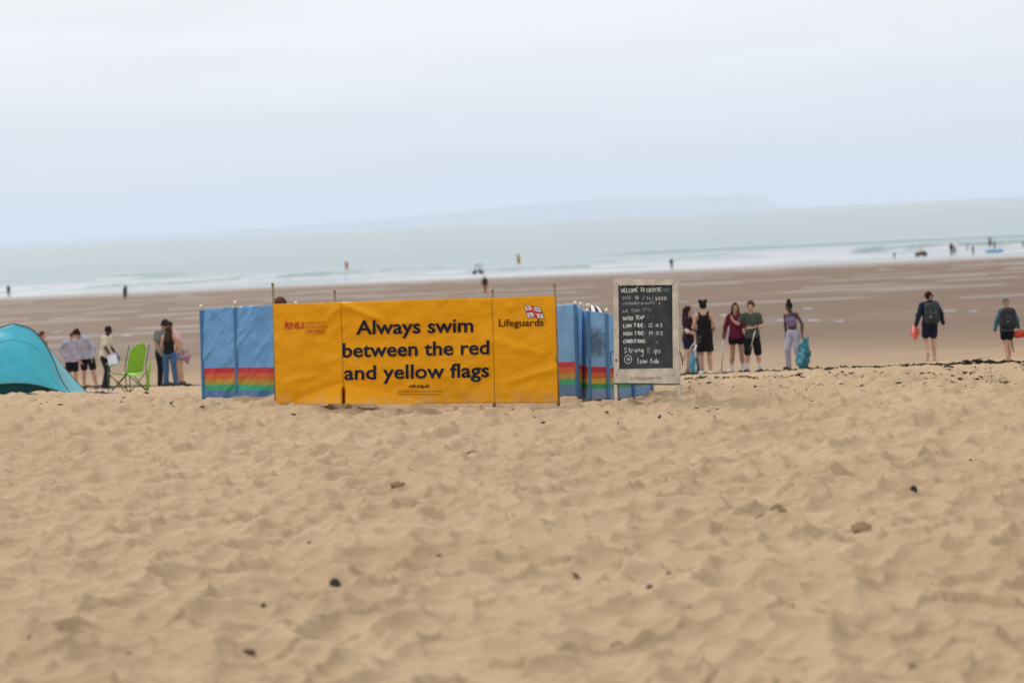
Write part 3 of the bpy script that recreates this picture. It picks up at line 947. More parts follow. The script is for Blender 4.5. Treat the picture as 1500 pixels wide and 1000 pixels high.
# mitred rails, a hair apart at the joints
slab([(898.6, 409.6), (992.6, 408.4), (984.6, 417.3), (906.2, 418.2)], .026, .034, M_WD, 'frame_rail')
slab([(898.3, 410.4), (905.8, 418.6), (907.0, 540.2), (899.2, 560.3)], .024, .034, M_WD, 'frame_rail')
slab([(993.0, 409.0), (995.6, 560.8), (985.6, 538.6), (984.8, 417.9)], .024, .034, M_WD, 'frame_rail')
slab([(899.6, 560.6), (907.3, 540.6), (985.4, 539.0), (995.2, 561.2)], .022, .034, M_WD, 'frame_rail')
slab([(899.4, 561.0), (995.2, 561.8), (995.2, 564.0), (899.4, 563.4)], .012, .030, M_WDD, 'bottom_ledge')
slab([(899.6, 563.0), (904.0, 563.0), (905.2, 592), (900.2, 592)], .018, .040, M_WD, 'front_leg')
slab([(904.2, 563.0), (906.4, 563.0), (907.4, 590), (905.4, 590)], .008, .030, M_WDD, 'leg_edge')
slab([(990.8, 563.0), (995.4, 563.0), (997.6, 589), (992.4, 589)], .018, .040, M_WD, 'front_leg')
# rear leaf
for px in (901.5, 992.5):
    a = k_at(px, 412, -.05); b = U(px + 1, 586, BD + .75); b.z = T(b.x, b.y) - .05
    mb = MB(); mb.tube([a, b], .024, 4); rel(KB, mb.build('rear_leg', M_WD, None, False))
V = [k_at(904, 414, -.07), k_at(990, 414, -.07)]
p3, p4 = U(991, 559, BD + .62), U(905, 559, BD + .62)
rel(KB, solidify(obj('rear_panel', V + [p3, p4], [(0, 1, 2, 3)], M_WD, None, False), .012))
mb = MB()
for p0, p1, p2 in (((894.5, 517), (895.3, 536), (900, 513)), ((996, 516), (1000, 535), (995, 515))):
    pts = [k_at(p2[0], p2[1], -.02), k_at(p0[0], p0[1], -.10), k_at(p1[0] - .6, (p0[1] + p1[1]) / 2, -.2), k_at(p1[0], p1[1], -.35)]
    m2 = MB(); m2.tube(pts, .006, 6); rel(KB, m2.build('hinge_rope', plain('dark_rope', (.03, .026, .022), .9)))
for (x, y) in ((909.5, 419.5), (934, 419.4), (956, 419), (979, 418.8)):
    mb = MB(); mb.ball(k_at(x, y, .004), .006, 6, 4); rel(KB, mb.build('panel_pin', M_CAP))
for (x, y, r_) in ((902.8, 527.5, .013), (992, 475, .006), (902, 483, .006), (978, 410.5, .006), (911, 411.5, .005), (950, 410, .005), (992.5, 534, .006), (986, 550, .007)):
    mb = MB(); mb.ball(k_at(x, y, .025), r_, 8, 5); rel(KB, mb.build('screw_head', plain('rusty_screw', (.10, .045, .03), .8)))

# chalk handwriting: single-stroke letters
G = {
 'A': [[(0, 0), (.35, 1), (.7, 0)], [(.15, .38), (.56, .38)]], 'C': [[(.65, .85), (.4, 1), (.12, .8), (.05, .4), (.2, .06), (.45, 0), (.68, .15)]],
 'D': [[(.06, 0), (.06, 1), (.4, .92), (.62, .55), (.45, .1), (.06, 0)]], 'E': [[(.6, 1), (.06, 1), (.06, 0), (.6, 0)], [(.06, .52), (.5, .52)]],
 'F': [[(.6, 1), (.06, 1), (.06, 0)], [(.06, .52), (.48, .52)]], 'G': [[(.62, .86), (.35, 1), (.08, .7), (.08, .25), (.35, 0), (.62, .2), (.62, .45), (.4, .45)]],
 'H': [[(.06, 0), (.06, 1)], [(.62, 0), (.62, 1)], [(.06, .5), (.62, .5)]], 'I': [[(.3, 0), (.3, 1)]], 'L': [[(.08, 1), (.08, 0), (.6, 0)]],
 'M': [[(.02, 0), (.12, 1), (.4, .35), (.68, 1), (.78, 0)]], 'N': [[(.06, 0), (.06, 1), (.62, 0), (.62, 1)]],
 'O': [[(.34, 1), (.06, .7), (.06, .3), (.34, 0), (.64, .3), (.64, .7), (.34, 1)]], 'P': [[(.08, 0), (.08, 1), (.5, .95), (.6, .72), (.45, .5), (.08, .46)]],
 'R': [[(.08, 0), (.08, 1), (.5, .95), (.58, .72), (.4, .5), (.08, .48), (.62, 0)]], 'S': [[(.6, .88), (.32, 1), (.1, .78), (.3, .54), (.58, .3), (.36, 0), (.06, .12)]],
 'T': [[(-.02, 1), (.72, 1)], [(.34, 1), (.34, 0)]], 'U': [[(.06, 1), (.06, .25), (.32, 0), (.6, .22), (.6, 1)]], 'W': [[(0, 1), (.18, 0), (.42, .7), (.64, 0), (.86, 1)]],
 'X': [[(0, 0), (.6, 1)], [(0, 1), (.6, 0)]], 'Y': [[(0, 1), (.32, .5), (.64, 1)], [(.32, .5), (.32, 0)]],
 '0': [[(.3, 1), (.06, .7), (.06, .3), (.3, 0), (.55, .3), (.55, .7), (.3, 1)]], '1': [[(.12, .8), (.3, 1), (.3, 0)]], '2': [[(.06, .78), (.3, 1), (.54, .75), (.06, 0), (.6, .02)]],
 '3': [[(.06, .9), (.35, 1), (.5, .75), (.24, .53), (.54, .28), (.3, 0), (.04, .12)]], '4': [[(.42, 0), (.42, 1), (.02, .32), (.62, .32)]], '5': [[(.56, 1), (.14, 1), (.1, .55), (.4, .6), (.56, .32), (.35, 0), (.04, .1)]],
 '6': [[(.48, .98), (.14, .6), (.08, .22), (.3, 0), (.52, .22), (.35, .46), (.1, .3)]], '7': [[(.04, 1), (.58, 1), (.22, 0)]], '9': [[(.52, .7), (.3, .5), (.08, .75), (.3, 1), (.52, .75), (.44, 0)]],
 ':': [[(.22, .72), (.3, .68)], [(.22, .2), (.3, .16)]], '/': [[(0, -.1), (.55, 1.1)]], "'": [[(.15, 1), (.3, .85), (.12, .8), (.15, 1)]],
 't': [[(.3, .95), (.26, .15), (.42, .0), (.55, .1)], [(.06, .62), (.56, .62)]], 'r': [[(.08, .6), (.1, 0)], [(.1, .4), (.28, .6), (.46, .56)]], 'o': [[(.28, .6), (.06, .35), (.24, 0), (.5, .28), (.28, .6)]],
 'n': [[(.06, .6), (.08, 0)], [(.08, .38), (.3, .6), (.46, .4), (.48, 0)]], 'g': [[(.46, .5), (.22, .6), (.06, .32), (.26, .06), (.46, .3), (.5, .6), (.54, -.4), (.36, -.72), (.1, -.55)]],
 'i': [[(.2, .55), (.22, 0)], [(.2, .8), (.24, .84)]], 'p': [[(.08, .6), (.1, -.42)], [(.1, .5), (.36, .6), (.5, .32), (.3, .04), (.1, .12)]], 's': [[(.42, .54), (.2, .6), (.14, .42), (.4, .2), (.22, 0), (.02, .1)]],
 'l': [[(.1, 1), (.12, .06), (.3, 0)]], 'w': [[(0, .58), (.14, 0), (.32, .45), (.5, 0), (.66, .6)]], 'd': [[(.46, .5), (.22, .58), (.06, .28), (.24, 0), (.46, .2)], [(.48, 1), (.5, 0)]], 'e': [[(.08, .3), (.46, .36), (.28, .6), (.06, .3), (.24, 0), (.5, .12)]],
 'a': [[(.46, .5), (.22, .6), (.06, .3), (.24, 0), (.46, .25), (.48, .6), (.54, 0)]], ' ': [],
}
M_CHALK = [plain('chalk_faint', (.115, .115, .12), .95, .3, 60, 0), plain('chalk_soft', (.30, .30, .30), .95, .3, 60, 0), plain('chalk_strong', (.62, .61, .58), .95, .25, 60, 0), plain('chalk_teal', (.16, .23, .25), .95, .4, 40, 0)]
def chalk(s, x0, y0, x1, h, shade, w=.9, slope=-.02):
    adv = [(.42 if c in " :'iIl1" else .62 if c.islower() else .82 if c not in 'MW' else .98) for c in s]
    k = (x1 - x0) / sum(adv)
    mb, x = MB(), x0
    for c, a in zip(s, adv):
        jy, js = random.uniform(-.4, .4), random.uniform(.92, 1.08)
        for st in G[c]:
            P = []
            for i in range(len(st) - 1):
                for q in np.linspace(0, 1, 4)[(0 if i == 0 else 1):]:
                    P.append((st[i][0] + (st[i + 1][0] - st[i][0]) * q, st[i][1] + (st[i + 1][1] - st[i][1]) * q))
            P = [(x + px_ * k * .98 + random.uniform(-.1, .1), y0 + (x - x0) * slope + jy - py_ * h * js) for px_, py_ in P]
            V, F = [], []
            for i, p in enumerate(P):
                q0, q1 = P[max(0, i - 1)], P[min(len(P) - 1, i + 1)]
                dx, dy = q1[0] - q0[0], q1[1] - q0[1]; L = math.hypot(dx, dy) or 1
                ww = w * random.uniform(.75, 1.1) / 2
                V += [k_at(p[0] - dy / L * ww, p[1] + dx / L * ww, .003), k_at(p[0] + dy / L * ww, p[1] - dx / L * ww, .003)]
            F = [(2 * i, 2 * i + 1, 2 * i + 3, 2 * i + 2) for i in range(len(P) - 1)]
            mb.add(V, F)
        x += a * k
    rel(KB, mb.build('chalk_writing', M_CHALK[shade], None, False))
chalk('WELCOME', 910, 428.6, 935, 6.0, 2, 1.0, -.05); chalk('TO', 938, 427.2, 944.5, 5.6, 2, 1.0); chalk('CROYDE', 947, 427.5, 970, 5.4, 2, 1.0)
chalk('WWXW', 971.5, 426.6, 981, 4.6, 3, 1.3); chalk('XWSX', 972, 425.2, 982, 3.0, 3, 1.2)
chalk('DATE', 912, 438.6, 925, 4.4, 1, .9); chalk('15', 929, 438, 937.5, 4.4, 2, .7); chalk('/', 940.5, 439.5, 946, 6, 1, .8)
chalk('06', 947, 439, 954, 4.2, 1, .9); chalk('/', 954, 441, 958.5, 6.5, 1, .8); chalk('2020', 959.5, 439.5, 977.5, 4.6, 2, .9)
chalk('LIFEGUARDS', 912, 446.2, 937, 3.2, 1, .9); chalk('ON', 938.5, 446, 944, 3.2, 1, .9); chalk('DUTY:', 945.5, 445.8, 961.5, 3.2, 1, .9); chalk('6', 965, 445.6, 968.5, 4.2, 1, .9)
chalk('AIR', 912, 458, 920.5, 4.2, 1, .8); chalk('TEMP:', 924.5, 457.4, 939, 4.4, 1, .8); chalk("17'C", 941, 455.8, 955, 4.6, 1, .7)
chalk('WATER', 912.5, 468.6, 928, 4.8, 2, 1.1); chalk('TEMP', 931, 467.6, 944.5, 5, 2, 1.0); chalk("14'C", 946.5, 466, 959, 4.4, 0, .8)
chalk('LOW', 913, 479.8, 925.5, 5, 2, 1.2); chalk('TIDE:', 928.5, 479, 945.5, 5.2, 2, 1.2); chalk('12:43', 949, 479.4, 972, 5.4, 2, .8)
chalk('HIGH', 913.5, 491.2, 926.5, 5, 2, 1.2); chalk('TIDE:', 929.5, 490.6, 946, 5, 2, 1.2); chalk('19:02', 949.5, 490.8, 972.5, 5.2, 2, .8)
chalk('CONDITIONS:', 913, 502.4, 947.5, 5, 2, 1.2); chalk('X', 960.5, 502.2, 963.5, 2.4, 1, .8)
chalk('Strong', 914, 516.4, 943, 8.0, 2, .9); chalk('R', 948, 517, 954, 8.4, 1, .9); chalk('ips', 956.5, 516.6, 969, 7.2, 2, .9)
chalk('a', 917.5, 528.2, 923.5, 6.2, 2, .9); chalk('low', 933.5, 532.2, 947.5, 8.6, 2, 1.0); chalk('tide', 952, 532, 966, 7.4, 2, .9)
mb = MB(); pts = [(920 + 5.4 * math.cos(a), 526.2 + 6.0 * math.sin(a)) for a in np.linspace(.3, 6.9, 30)]
V = []
for i, p in enumerate(pts):
    c = Vector((p[0] - 920, p[1] - 526.2)).normalized()
    V += [k_at(p[0] - c.x * .42, p[1] - c.y * .42, .003), k_at(p[0] + c.x * .42, p[1] + c.y * .42, .003)]
mb.add(V, [(2 * i, 2 * i + 1, 2 * i + 3, 2 * i + 2) for i in range(len(pts) - 1)])
rel(KB, mb.build('chalk_writing', M_CHALK[2], None, False))
letters('lettering', 'Lifeguards', 925, 556, 969, 555, 5, lambda px, py: k_at(px, py, .0255), plain('faded_paint', (.29, .24, .19), .9, .3), KB, .0)

# ------------------------------------------------------------------ teal pop-up tent
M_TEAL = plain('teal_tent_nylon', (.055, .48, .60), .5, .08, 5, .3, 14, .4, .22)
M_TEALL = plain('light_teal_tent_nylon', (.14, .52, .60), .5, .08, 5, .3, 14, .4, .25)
M_TEAL_SHADED = plain('shaded_teal_tent_nylon', (.012, .13, .17), .6, .1, 5, .2, 14)  # skirt nylon with the overhanging flap's shadow put into its colour
M_PIPE = plain('maroon_tent_piping', (.16, .03, .04), .6)
TD = 41.5
tx0 = 20
AR1 = [(0, 474), (20, 479.5), (34, 489), (48, 507), (58, 527), (68, 553), (78, 570), (87, 580)]      # offset from the centre line, image height
AR2 = [(0, 492), (20, 494), (40, 503), (56, 516), (75, 541), (92, 560), (104, 573), (112, 580)]
HEM = [(0, 561.5), (20, 562.5), (38, 565.5), (58, 571), (72, 575), (87, 580)]
def arch(A, s, dep):
    q = abs(s)
    xs_, ys_ = [a for a, b in A], [b for a, b in A]
    i = q * (len(A) - 1); k = min(int(i), len(A) - 2); f = i - k
    def cr(v):
        p0, p1, p2, p3 = v[max(k - 1, 0)], v[k], v[k + 1], v[min(k + 2, len(v) - 1)]
        return .5 * (2 * p1 + (p2 - p0) * f + (2 * p0 - 5 * p1 + 4 * p2 - p3) * f * f + (3 * p1 - p0 - 3 * p2 + p3) * f ** 3)
    x_, y_ = cr(xs_), cr(ys_)
    px = tx0 + math.copysign(x_, s)
    return U(px, y_ - (px - tx0) * .02, dep)
tent = empty('beach_tent', (U(tx0, 578, TD + .5).x, TD + .5, 0))
tag(tent, 'teal pop-up beach tent with maroon piping half out of the picture', 'tent')
def face(u, v):
    s = (u - .5) * 2
    top, hem = arch(AR1, s, TD + .55 - .1 * abs(s)), arch(HEM, s, TD - .25 + .55 * abs(s) ** 2)
    p = hem.lerp(top, v)
    bulge = .16 * math.sin(math.pi * v) * (1 - abs(s) ** 2) + .07 * n1d(s * 3, v * 3, 500) + .03 * n1d(s * 9 + v * 6, v * 4, 503)
    # slack crease sweeping down to the corner
    cr = (v - (.52 - .55 * (s - .25))) * 7
    bulge += -.05 * math.exp(-cr * cr) * sstep(.2, .35, s) * sstep(-.9, -.7, -s)
    return p + Vector((0, -bulge, 0))
rel(tent, cloth_sheet('back_panel', lambda u, v: face(u, 1 - v), 70, 40, M_TEAL, None, .002))
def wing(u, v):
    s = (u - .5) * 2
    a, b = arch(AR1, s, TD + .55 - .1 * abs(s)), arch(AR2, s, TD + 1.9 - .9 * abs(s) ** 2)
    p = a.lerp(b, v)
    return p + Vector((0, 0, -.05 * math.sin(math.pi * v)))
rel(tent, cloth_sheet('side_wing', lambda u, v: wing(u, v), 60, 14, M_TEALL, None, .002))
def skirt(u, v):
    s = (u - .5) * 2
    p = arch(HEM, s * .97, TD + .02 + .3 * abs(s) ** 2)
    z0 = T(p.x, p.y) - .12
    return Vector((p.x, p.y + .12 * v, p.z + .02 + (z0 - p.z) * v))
rel(tent, cloth_sheet('ground_skirt', skirt, 50, 6, M_TEAL_SHADED, None, .002))
for A, d0, d1, pw in ((AR1, TD + .54, -.1, 1), (AR2, TD + 1.9, -.9, 2)):
    mb = MB(); mb.tube([arch(A, s, d0 + d1 * abs(s) ** pw) + Vector((0, -.01, .004)) for s in np.linspace(-1, 1, 60)], .009, 6)
    rel(tent, mb.build('piping', M_PIPE))
mb = MB(); mb.tube([face((s + 1) / 2, .015) + Vector((0, -.012, 0)) for s in np.linspace(-.98, .98, 50)], .012, 6)
rel(tent, mb.build('hem_tape', plain('grey_teal_tape', (.10, .26, .30), .7)))
mb = MB(); mb.tube([face((s + 1) / 2, .74) + Vector((0, -.004, 0)) for s in np.linspace(-.30, .34, 24)], .006, 5)
rel(tent, mb.build('stitched_seam', plain('teal_stitching', (.035, .34, .43), .7)))

# ------------------------------------------------------------------ green camp chair
gx, gy = ground(193, 575)
gy = 44.0; gx = U(189, 575, gy).x
CH = empty('camp_chair', (gx, gy, T(gx, gy)), R(-128))
CH.scale = (.86, .86, .95)
tag(CH, 'lime green folding camp chair standing on the sand near the tent', 'chair')
M_LIME = plain('lime_chair_cloth', (.27, .58, .05), .6, .1, 8, .3, 30, .3, .2)
M_LIMED = plain('green_painted_tube', (.035, .13, .035), .45, .1)
def bk(u, v):
    x = (u - .5) * .47 * (1 - .16 * (v ** 5) * 1.0) * (1 - .05 * v)
    z = .44 + .56 * v - .10 * abs(u - .5) ** 2.5 * 6 * v ** 6
    return (x, .20 + .20 * v + .05 * math.sin(math.pi * u) * (.6 + .4 * v), z)
cloth_sheet('backrest', lambda u, v: Vector(bk(u, 1 - v)), 20, 20, M_LIME, CH, .006)
cloth_sheet('seat', lambda u, v: Vector(((u - .5) * .56, -.26 + .48 * v, .45 - .05 * math.sin(math.pi * u) - .03 * v)), 14, 12, M_LIME, CH, .006)
for sx in (-1, 1):
    mb = MB(); mb.tube([(sx * .30, .26, 0), (sx * .30, .24, .55), (sx * .29, .40, .98)], .011, 7); mb.build('back_upright', M_LIMED, CH)
    mb = MB(); mb.tube([(sx * .31, -.30, 0), (sx * .31, -.26, .62)], .011, 7); mb.build('front_leg', M_LIMED, CH)
    mb = MB(); mb.tube([(sx * .31, -.30, .03), (sx * .29, .28, .44)], .010, 7); mb.build('side_brace', M_LIMED, CH)
    mb = MB(); mb.tube([(sx * .30, .28, .03), (sx * .29, -.27, .44)], .010, 7); mb.build('side_brace', M_LIMED, CH)
    mb = MB(); mb.box((sx * .31 - .035, -.30, .615), (sx * .31 + .035, .27, .63), bev=.006); mb.build('armrest', M_LIME, CH)
for a, b in (((-.31, -.30, .03), (.30, -.28, .42)), ((.31, -.30, .03), (-.30, -.28, .42)), ((-.30, .28, .03), (.30, .27, .44)), ((.30, .28, .03), (-.30, .27, .44))):
    mb = MB(); mb.tube([a, b], .010, 7); mb.build('cross_brace', M_LIMED, CH)
mb = MB(); mb.tube([(-.30, .40, .62), (-.27, .34, .36), (-.20, .34, .02)], [.022, .03, .036], 8); mb.build('rolled_cover', M_LIME, CH)
cl = MB(); cx_, cy_ = U(147, 577, 43).x, 43.0
V = []
for j in range(7):
    for i in range(12):
        V.append((cx_ - .17 + i * .03 + .02 * j, cy_ - .2 + j * .075))
zz = Ts([v[0] for v in V], [v[1] for v in V])
cl.add([(v[0], v[1], z + .035 + .014 * math.sin(i * 1.7)) for i, (v, z) in enumerate(zip(V, zz))], [tuple(int(k) for k in q) for q in grid_quads(7, 12)])
tag(solidify(cl.build('towel', plain('pale_lilac_towel', (.40, .37, .45), .9)), .012, 1), 'pale lilac towel lying on the sand between tent and green chair', 'towel')
# ------------------------------------------------------------------ bodies: smooth distance fields turned into one skin
def v3(*a): return np.array(a, float)

def _prim(p, P):
    if p[0] == 'c':                       # tapered limb a -> b, optionally flattened along n by k
        _, a, b, r1, r2 = p[:5]
        ab = b - a
        t = np.clip(((P - a) @ ab) / max(ab @ ab, 1e-9), 0, 1)
        w = P - (a + t[..., None] * ab)
        if len(p) > 5:
            n, k = p[5], p[6]
            w = w + ((w @ n) * (1 / k - 1))[..., None] * n
        return np.sqrt((w * w).sum(-1)) - (r1 + (r2 - r1) * t)
    _, c, r, M = p                        # ellipsoid
    q = (P - c) @ M
    k0 = np.sqrt(((q / r) ** 2).sum(-1)); k1 = np.sqrt(((q / (r * r)) ** 2).sum(-1))
    return k0 * (k0 - 1) / np.maximum(k1, 1e-6)

def _ext(p):
    if p[0] == 'c':
        r = max(p[3], p[4])
        return np.minimum(p[1], p[2]) - r, np.maximum(p[1], p[2]) + r
    r = max(p[2]); return p[1] - r, p[1] + r

def sdf_mesh(prims, h=.0125, k=.025, clips=(), subs=()):
    """clips: (point, normal) half-spaces to keep (behind the normal); subs: primitives cut away"""
    ex = [_ext(p) for p in prims]
    lo = np.min([e[0] for e in ex], 0) - 3 * h; hi = np.max([e[1] for e in ex], 0) + 3 * h
    n = np.ceil((hi - lo) / h).astype(int) + 1
    ax = [lo[i] + h * np.arange(n[i]) for i in range(3)]
    F = np.full(n, 1.0)
    def box(e, m):
        a = np.maximum(np.floor((e[0] - m - lo) / h).astype(int), 0); b = np.minimum(np.ceil((e[1] + m - lo) / h).astype(int) + 1, n)
        return tuple(slice(a[i], b[i]) for i in range(3))
    def pts(s):
        return np.stack(np.meshgrid(ax[0][s[0]], ax[1][s[1]], ax[2][s[2]], indexing='ij'), -1)
    for p, e in zip(prims, ex):
        s = box(e, k + 2.5 * h)
        d = _prim(p, pts(s)); f = F[s]
        hh = np.clip(.5 + .5 * (f - d) / k, 0, 1)
        F[s] = f * (1 - hh) + d * hh - k * hh * (1 - hh)
    for p in subs:
        s = box(_ext(p), 2 * h)
        if all(q.stop > q.start for q in s):
            F[s] = np.maximum(F[s], -_prim(p, pts(s)))
    if clips:
        A = np.stack(np.meshgrid(*ax, indexing='ij'), -1)
        for (c, nn) in clips:
            F = np.maximum(F, (A - c) @ nn)
    ins = F < 0
    cell = np.zeros(tuple(n - 1), int)
    for a in (0, 1):
        for b in (0, 1):
            for c in (0, 1):
                cell += ins[a:n[0] - 1 + a, b:n[1] - 1 + b, c:n[2] - 1 + c]
    act = np.argwhere((cell > 0) & (cell < 8))
    idx = np.full(cell.shape, -1); idx[act[:, 0], act[:, 1], act[:, 2]] = np.arange(len(act))
    acc = np.zeros((len(act), 3)); cnt = np.zeros(len(act))
    cor = [(a, b, c) for a in (0, 1) for b in (0, 1) for c in (0, 1)]
    for i in range(8):
        for j in range(i + 1, 8):
            if sum(abs(cor[i][q] - cor[j][q]) for q in range(3)) != 1: continue
            A_, B_ = act + cor[i], act + cor[j]
            fa, fb = F[A_[:, 0], A_[:, 1], A_[:, 2]], F[B_[:, 0], B_[:, 1], B_[:, 2]]
            m = (fa < 0) != (fb < 0)
            t = np.where(m, fa / np.where(m, fa - fb, 1), 0)
            acc += np.where(m[:, None], A_ + t[:, None] * (B_ - A_), 0); cnt += m
    V = lo + h * acc / cnt[:, None]
    Q = []
    for d in range(3):
        u, w = (d + 1) % 3, (d + 2) % 3
        sl0 = [slice(None)] * 3; sl1 = [slice(None)] * 3
        sl0[d] = slice(0, n[d] - 1); sl1[d] = slice(1, n[d])
        a, b = ins[tuple(sl0)], ins[tuple(sl1)]
        e = np.argwhere(a != b)
        e = e[(e[:, u] > 0) & (e[:, w] > 0) & (e[:, u] < n[u] - 1) & (e[:, w] < n[w] - 1)]
        if not len(e): continue
        fl = a[e[:, 0], e[:, 1], e[:, 2]]
        def g(du, dw):
            q = e.copy(); q[:, u] += du; q[:, w] += dw
            return idx[q[:, 0], q[:, 1], q[:, 2]]
        q = np.stack([g(-1, -1), g(0, -1), g(0, 0), g(-1, 0)], -1)
        Q.append(np.where(fl[:, None], q, q[:, ::-1]))
    return V, np.concatenate(Q)

def sdf_obj(name, prims, mat, parent, h=.0125, k=.025, clips=(), subs=(), extra=None, mats=None, crumple=0.0):
    V, Q = sdf_mesh(prims, h, k, clips, subs)
    if crumple:
        c_ = V.mean(0); dv = V - c_; dv /= np.maximum(np.linalg.norm(dv, axis=1), 1e-6)[:, None]
        r_ = np.abs(fbm(V[:, 0] * 9 + V[:, 1] * 5, V[:, 2] * 6 + V[:, 1] * 7, 600, 3) - .5) * 2
        V = V + dv * ((r_ - .3) * crumple)[:, None]
    me = bpy.data.meshes.new(name)
    verts = V.tolist(); faces = Q.tolist(); mi = [0] * len(faces)
    if extra:
        b = len(verts)
        verts += [tuple(v) for v in extra.v]; faces += [tuple(i + b for i in f) for f in extra.f]; mi += extra.m
    me.from_pydata(verts, [], faces)
    for m in (mats or [mat]): me.materials.append(m)
    me.polygons.foreach_set('material_index', np.array(mi, np.int32))
    me.polygons.foreach_set('use_smooth', np.ones(len(faces), bool))
    me.update()
    o = bpy.data.objects.new(name, me)
    COL.objects.link(o)
    o.parent = parent
    return o

I3 = np.eye(3)
def rotm(ax, a):
    return np.array(Matrix.Rotation(a, 3, ax))

M_EYE = plain('eye_dark', (.02, .015, .012), .3, 0, 10, 0)
M_LIP = plain('lip', (.25, .09, .07), .5, .1, 10, 0)
SKIN = {'fair': (.48, .285, .20), 'tan': (.36, .20, .135), 'olive': (.30, .165, .105), 'brown': (.16, .085, .055), 'deep': (.055, .028, .019)}
HAIR = {'black': (.010, .008, .008), 'dark': (.022, .013, .010), 'brown': (.05, .026, .015), 'auburn': (.10, .042, .022), 'blond': (.30, .19, .09)}

def person(label, px, feet, head, face=0.0, sk='fair', hair=('short', 'dark'), top=None, bottom=None, shoes=None, socks=None,
           pose=None, lean=(0, 0), look=(0, 0), depth=None, group=None, h=.0125, fem=False, place=None, size=None, lift=0.0, cap=None, z0=None, beard=False, shades=False):
    """top/bottom: (kind, colour name, colour).  pose joints in the person's own frame: x to its left, -y ahead."""
    if place is None:
        if depth is None: x, y = ground(px, feet)
        else: x, y = U(px, feet, depth).x, depth
        zz = T(x, y)
        if z0 is not None: zz = z0
        Hh = (feet - head) / FPX * y * 1.003 if size is None else size
    else:
        x, y, zz = place; Hh = size
    sc_ = Hh / 1.75
    root = empty('person', (x, y, zz + lift), face)
    root.scale = (sc_, sc_, sc_)
    tag(root, label, 'person', group)
    P = dict(R_elbow=(-.26, .02, 1.14), R_wrist=(-.25, -.06, .90), L_elbow=(.26, .02, 1.14), L_wrist=(.25, -.06, .90),
             R_knee=(-.10, -.02, .50), R_ankle=(-.11, .02, .085), L_knee=(.10, -.02, .50), L_ankle=(.11, .02, .085),
             R_toe=None, L_toe=None, R_hand=None, L_hand=None)
    P.update(pose or {})
    LR = rotm('X', lean[0]) @ rotm('Y', lean[1])           # the whole upper body bends at the hips
    pv = v3(0, 0, .96)
    def up(p): return LR @ (np.array(p, float) - pv) + pv
    sw, hw = (.165, .100) if fem else (.190, .092)
    HR = LR @ rotm('Z', look[0]) @ rotm('X', look[1])
    nk = up((0, .005, 1.47))
    def hd(p): return HR @ (np.array(p, float) - v3(0, .005, 1.50)) + up((0, .0, 1.50))
    chestw = .142 if fem else .158
    torso = [('e', up((0, 0, 1.27)), v3(chestw, .108, .205), LR), ('c', up((-sw + .03, .005, 1.415)), up((sw - .03, .005, 1.415)), .058, .058),
             ('e', up((0, 0, 1.10)), v3(.122 if fem else .136, .094, .15), LR)]
    if fem: torso.append(('e', up((0, -.075, 1.28)), v3(.105, .05, .06), LR))
    hips = [('e', v3(0, .012, .95), v3(.168 if fem else .160, .118, .125), I3), ('e', v3(0, .045, .90), v3(.14, .085, .085), I3)]
    neck = [('c', nk, hd((0, -.005, 1.56)), .056, .050)]
    head_ = [('e', hd((0, -.005, 1.645)), v3(.074, .094, .108), HR), ('e', hd((0, -.038, 1.578)), v3(.052, .056, .055), HR)]
    feat = [('c', hd((0, -.098, 1.648)), hd((0, -.116, 1.612)), .009, .013), ('e', hd((.075, .006, 1.625)), v3(.011, .022, .031), HR), ('e', hd((-.075, .006, 1.625)), v3(.011, .022, .031), HR),
            ('c', hd((-.045, -.085, 1.672)), hd((.045, -.085, 1.672)), .010, .010)]
    arms, legs, hands, feet_ = {}, {}, [], {}
    ex = MB()
    for s, sg in (('R', -1), ('L', 1)):
        sh, elb, wr = up((sg * sw, .008, 1.415)), up(P[s + '_elbow']), up(P[s + '_wrist'])
        arms[s] = (sh, elb, wr)
        hv = LR @ np.array(P[s + '_hand'], float) if P[s + '_hand'] is not None else (wr - elb) + v3(0, -.02, -.05)
        hv = hv / np.linalg.norm(hv)
        side = np.cross(hv, v3(sg * 1.0, .25, 0)); side /= max(np.linalg.norm(side), 1e-6)     # across the knuckles
        nrm = np.cross(hv, side)
        pm = wr + hv * .085
        hands.append(('c', wr, pm, .025, .037, nrm, .45))
        for q, (off, ln_, rr) in enumerate(((-.030, .066, .0085), (-.010, .076, .009), (.011, .071, .0085), (.029, .055, .0075))):
            b0 = wr + hv * .088 + side * off
            c1 = b0 + hv * ln_ * .45 - nrm * sg * ln_ * .12
            c2 = c1 + hv * ln_ * .32 - nrm * sg * ln_ * .28
            c3 = c2 + hv * ln_ * .10 - nrm * sg * ln_ * .28
            ex.tube([Vector(b0 - hv * .02), Vector(b0), Vector(c1), Vector(c2), Vector(c3)], [rr, rr, rr * .95, rr * .85, rr * .6], 6)
        t0 = wr + hv * .03 - side * .026
        ex.tube([Vector(t0), Vector(t0 + hv * .025 - side * .024), Vector(t0 + hv * .055 - side * .030 - nrm * sg * .012)], [.013, .011, .008], 6)
        hip, kn, an = v3(sg * hw, .01, .90), np.array(P[s + '_knee'], float), np.array(P[s + '_ankle'], float)
        legs[s] = (hip, kn, an)
        toe = np.array(P[s + '_toe'], float) if P[s + '_toe'] is not None else an + v3(sg * .035, -.155, -.055)
        feet_[s] = (an, toe)
    limbs = []
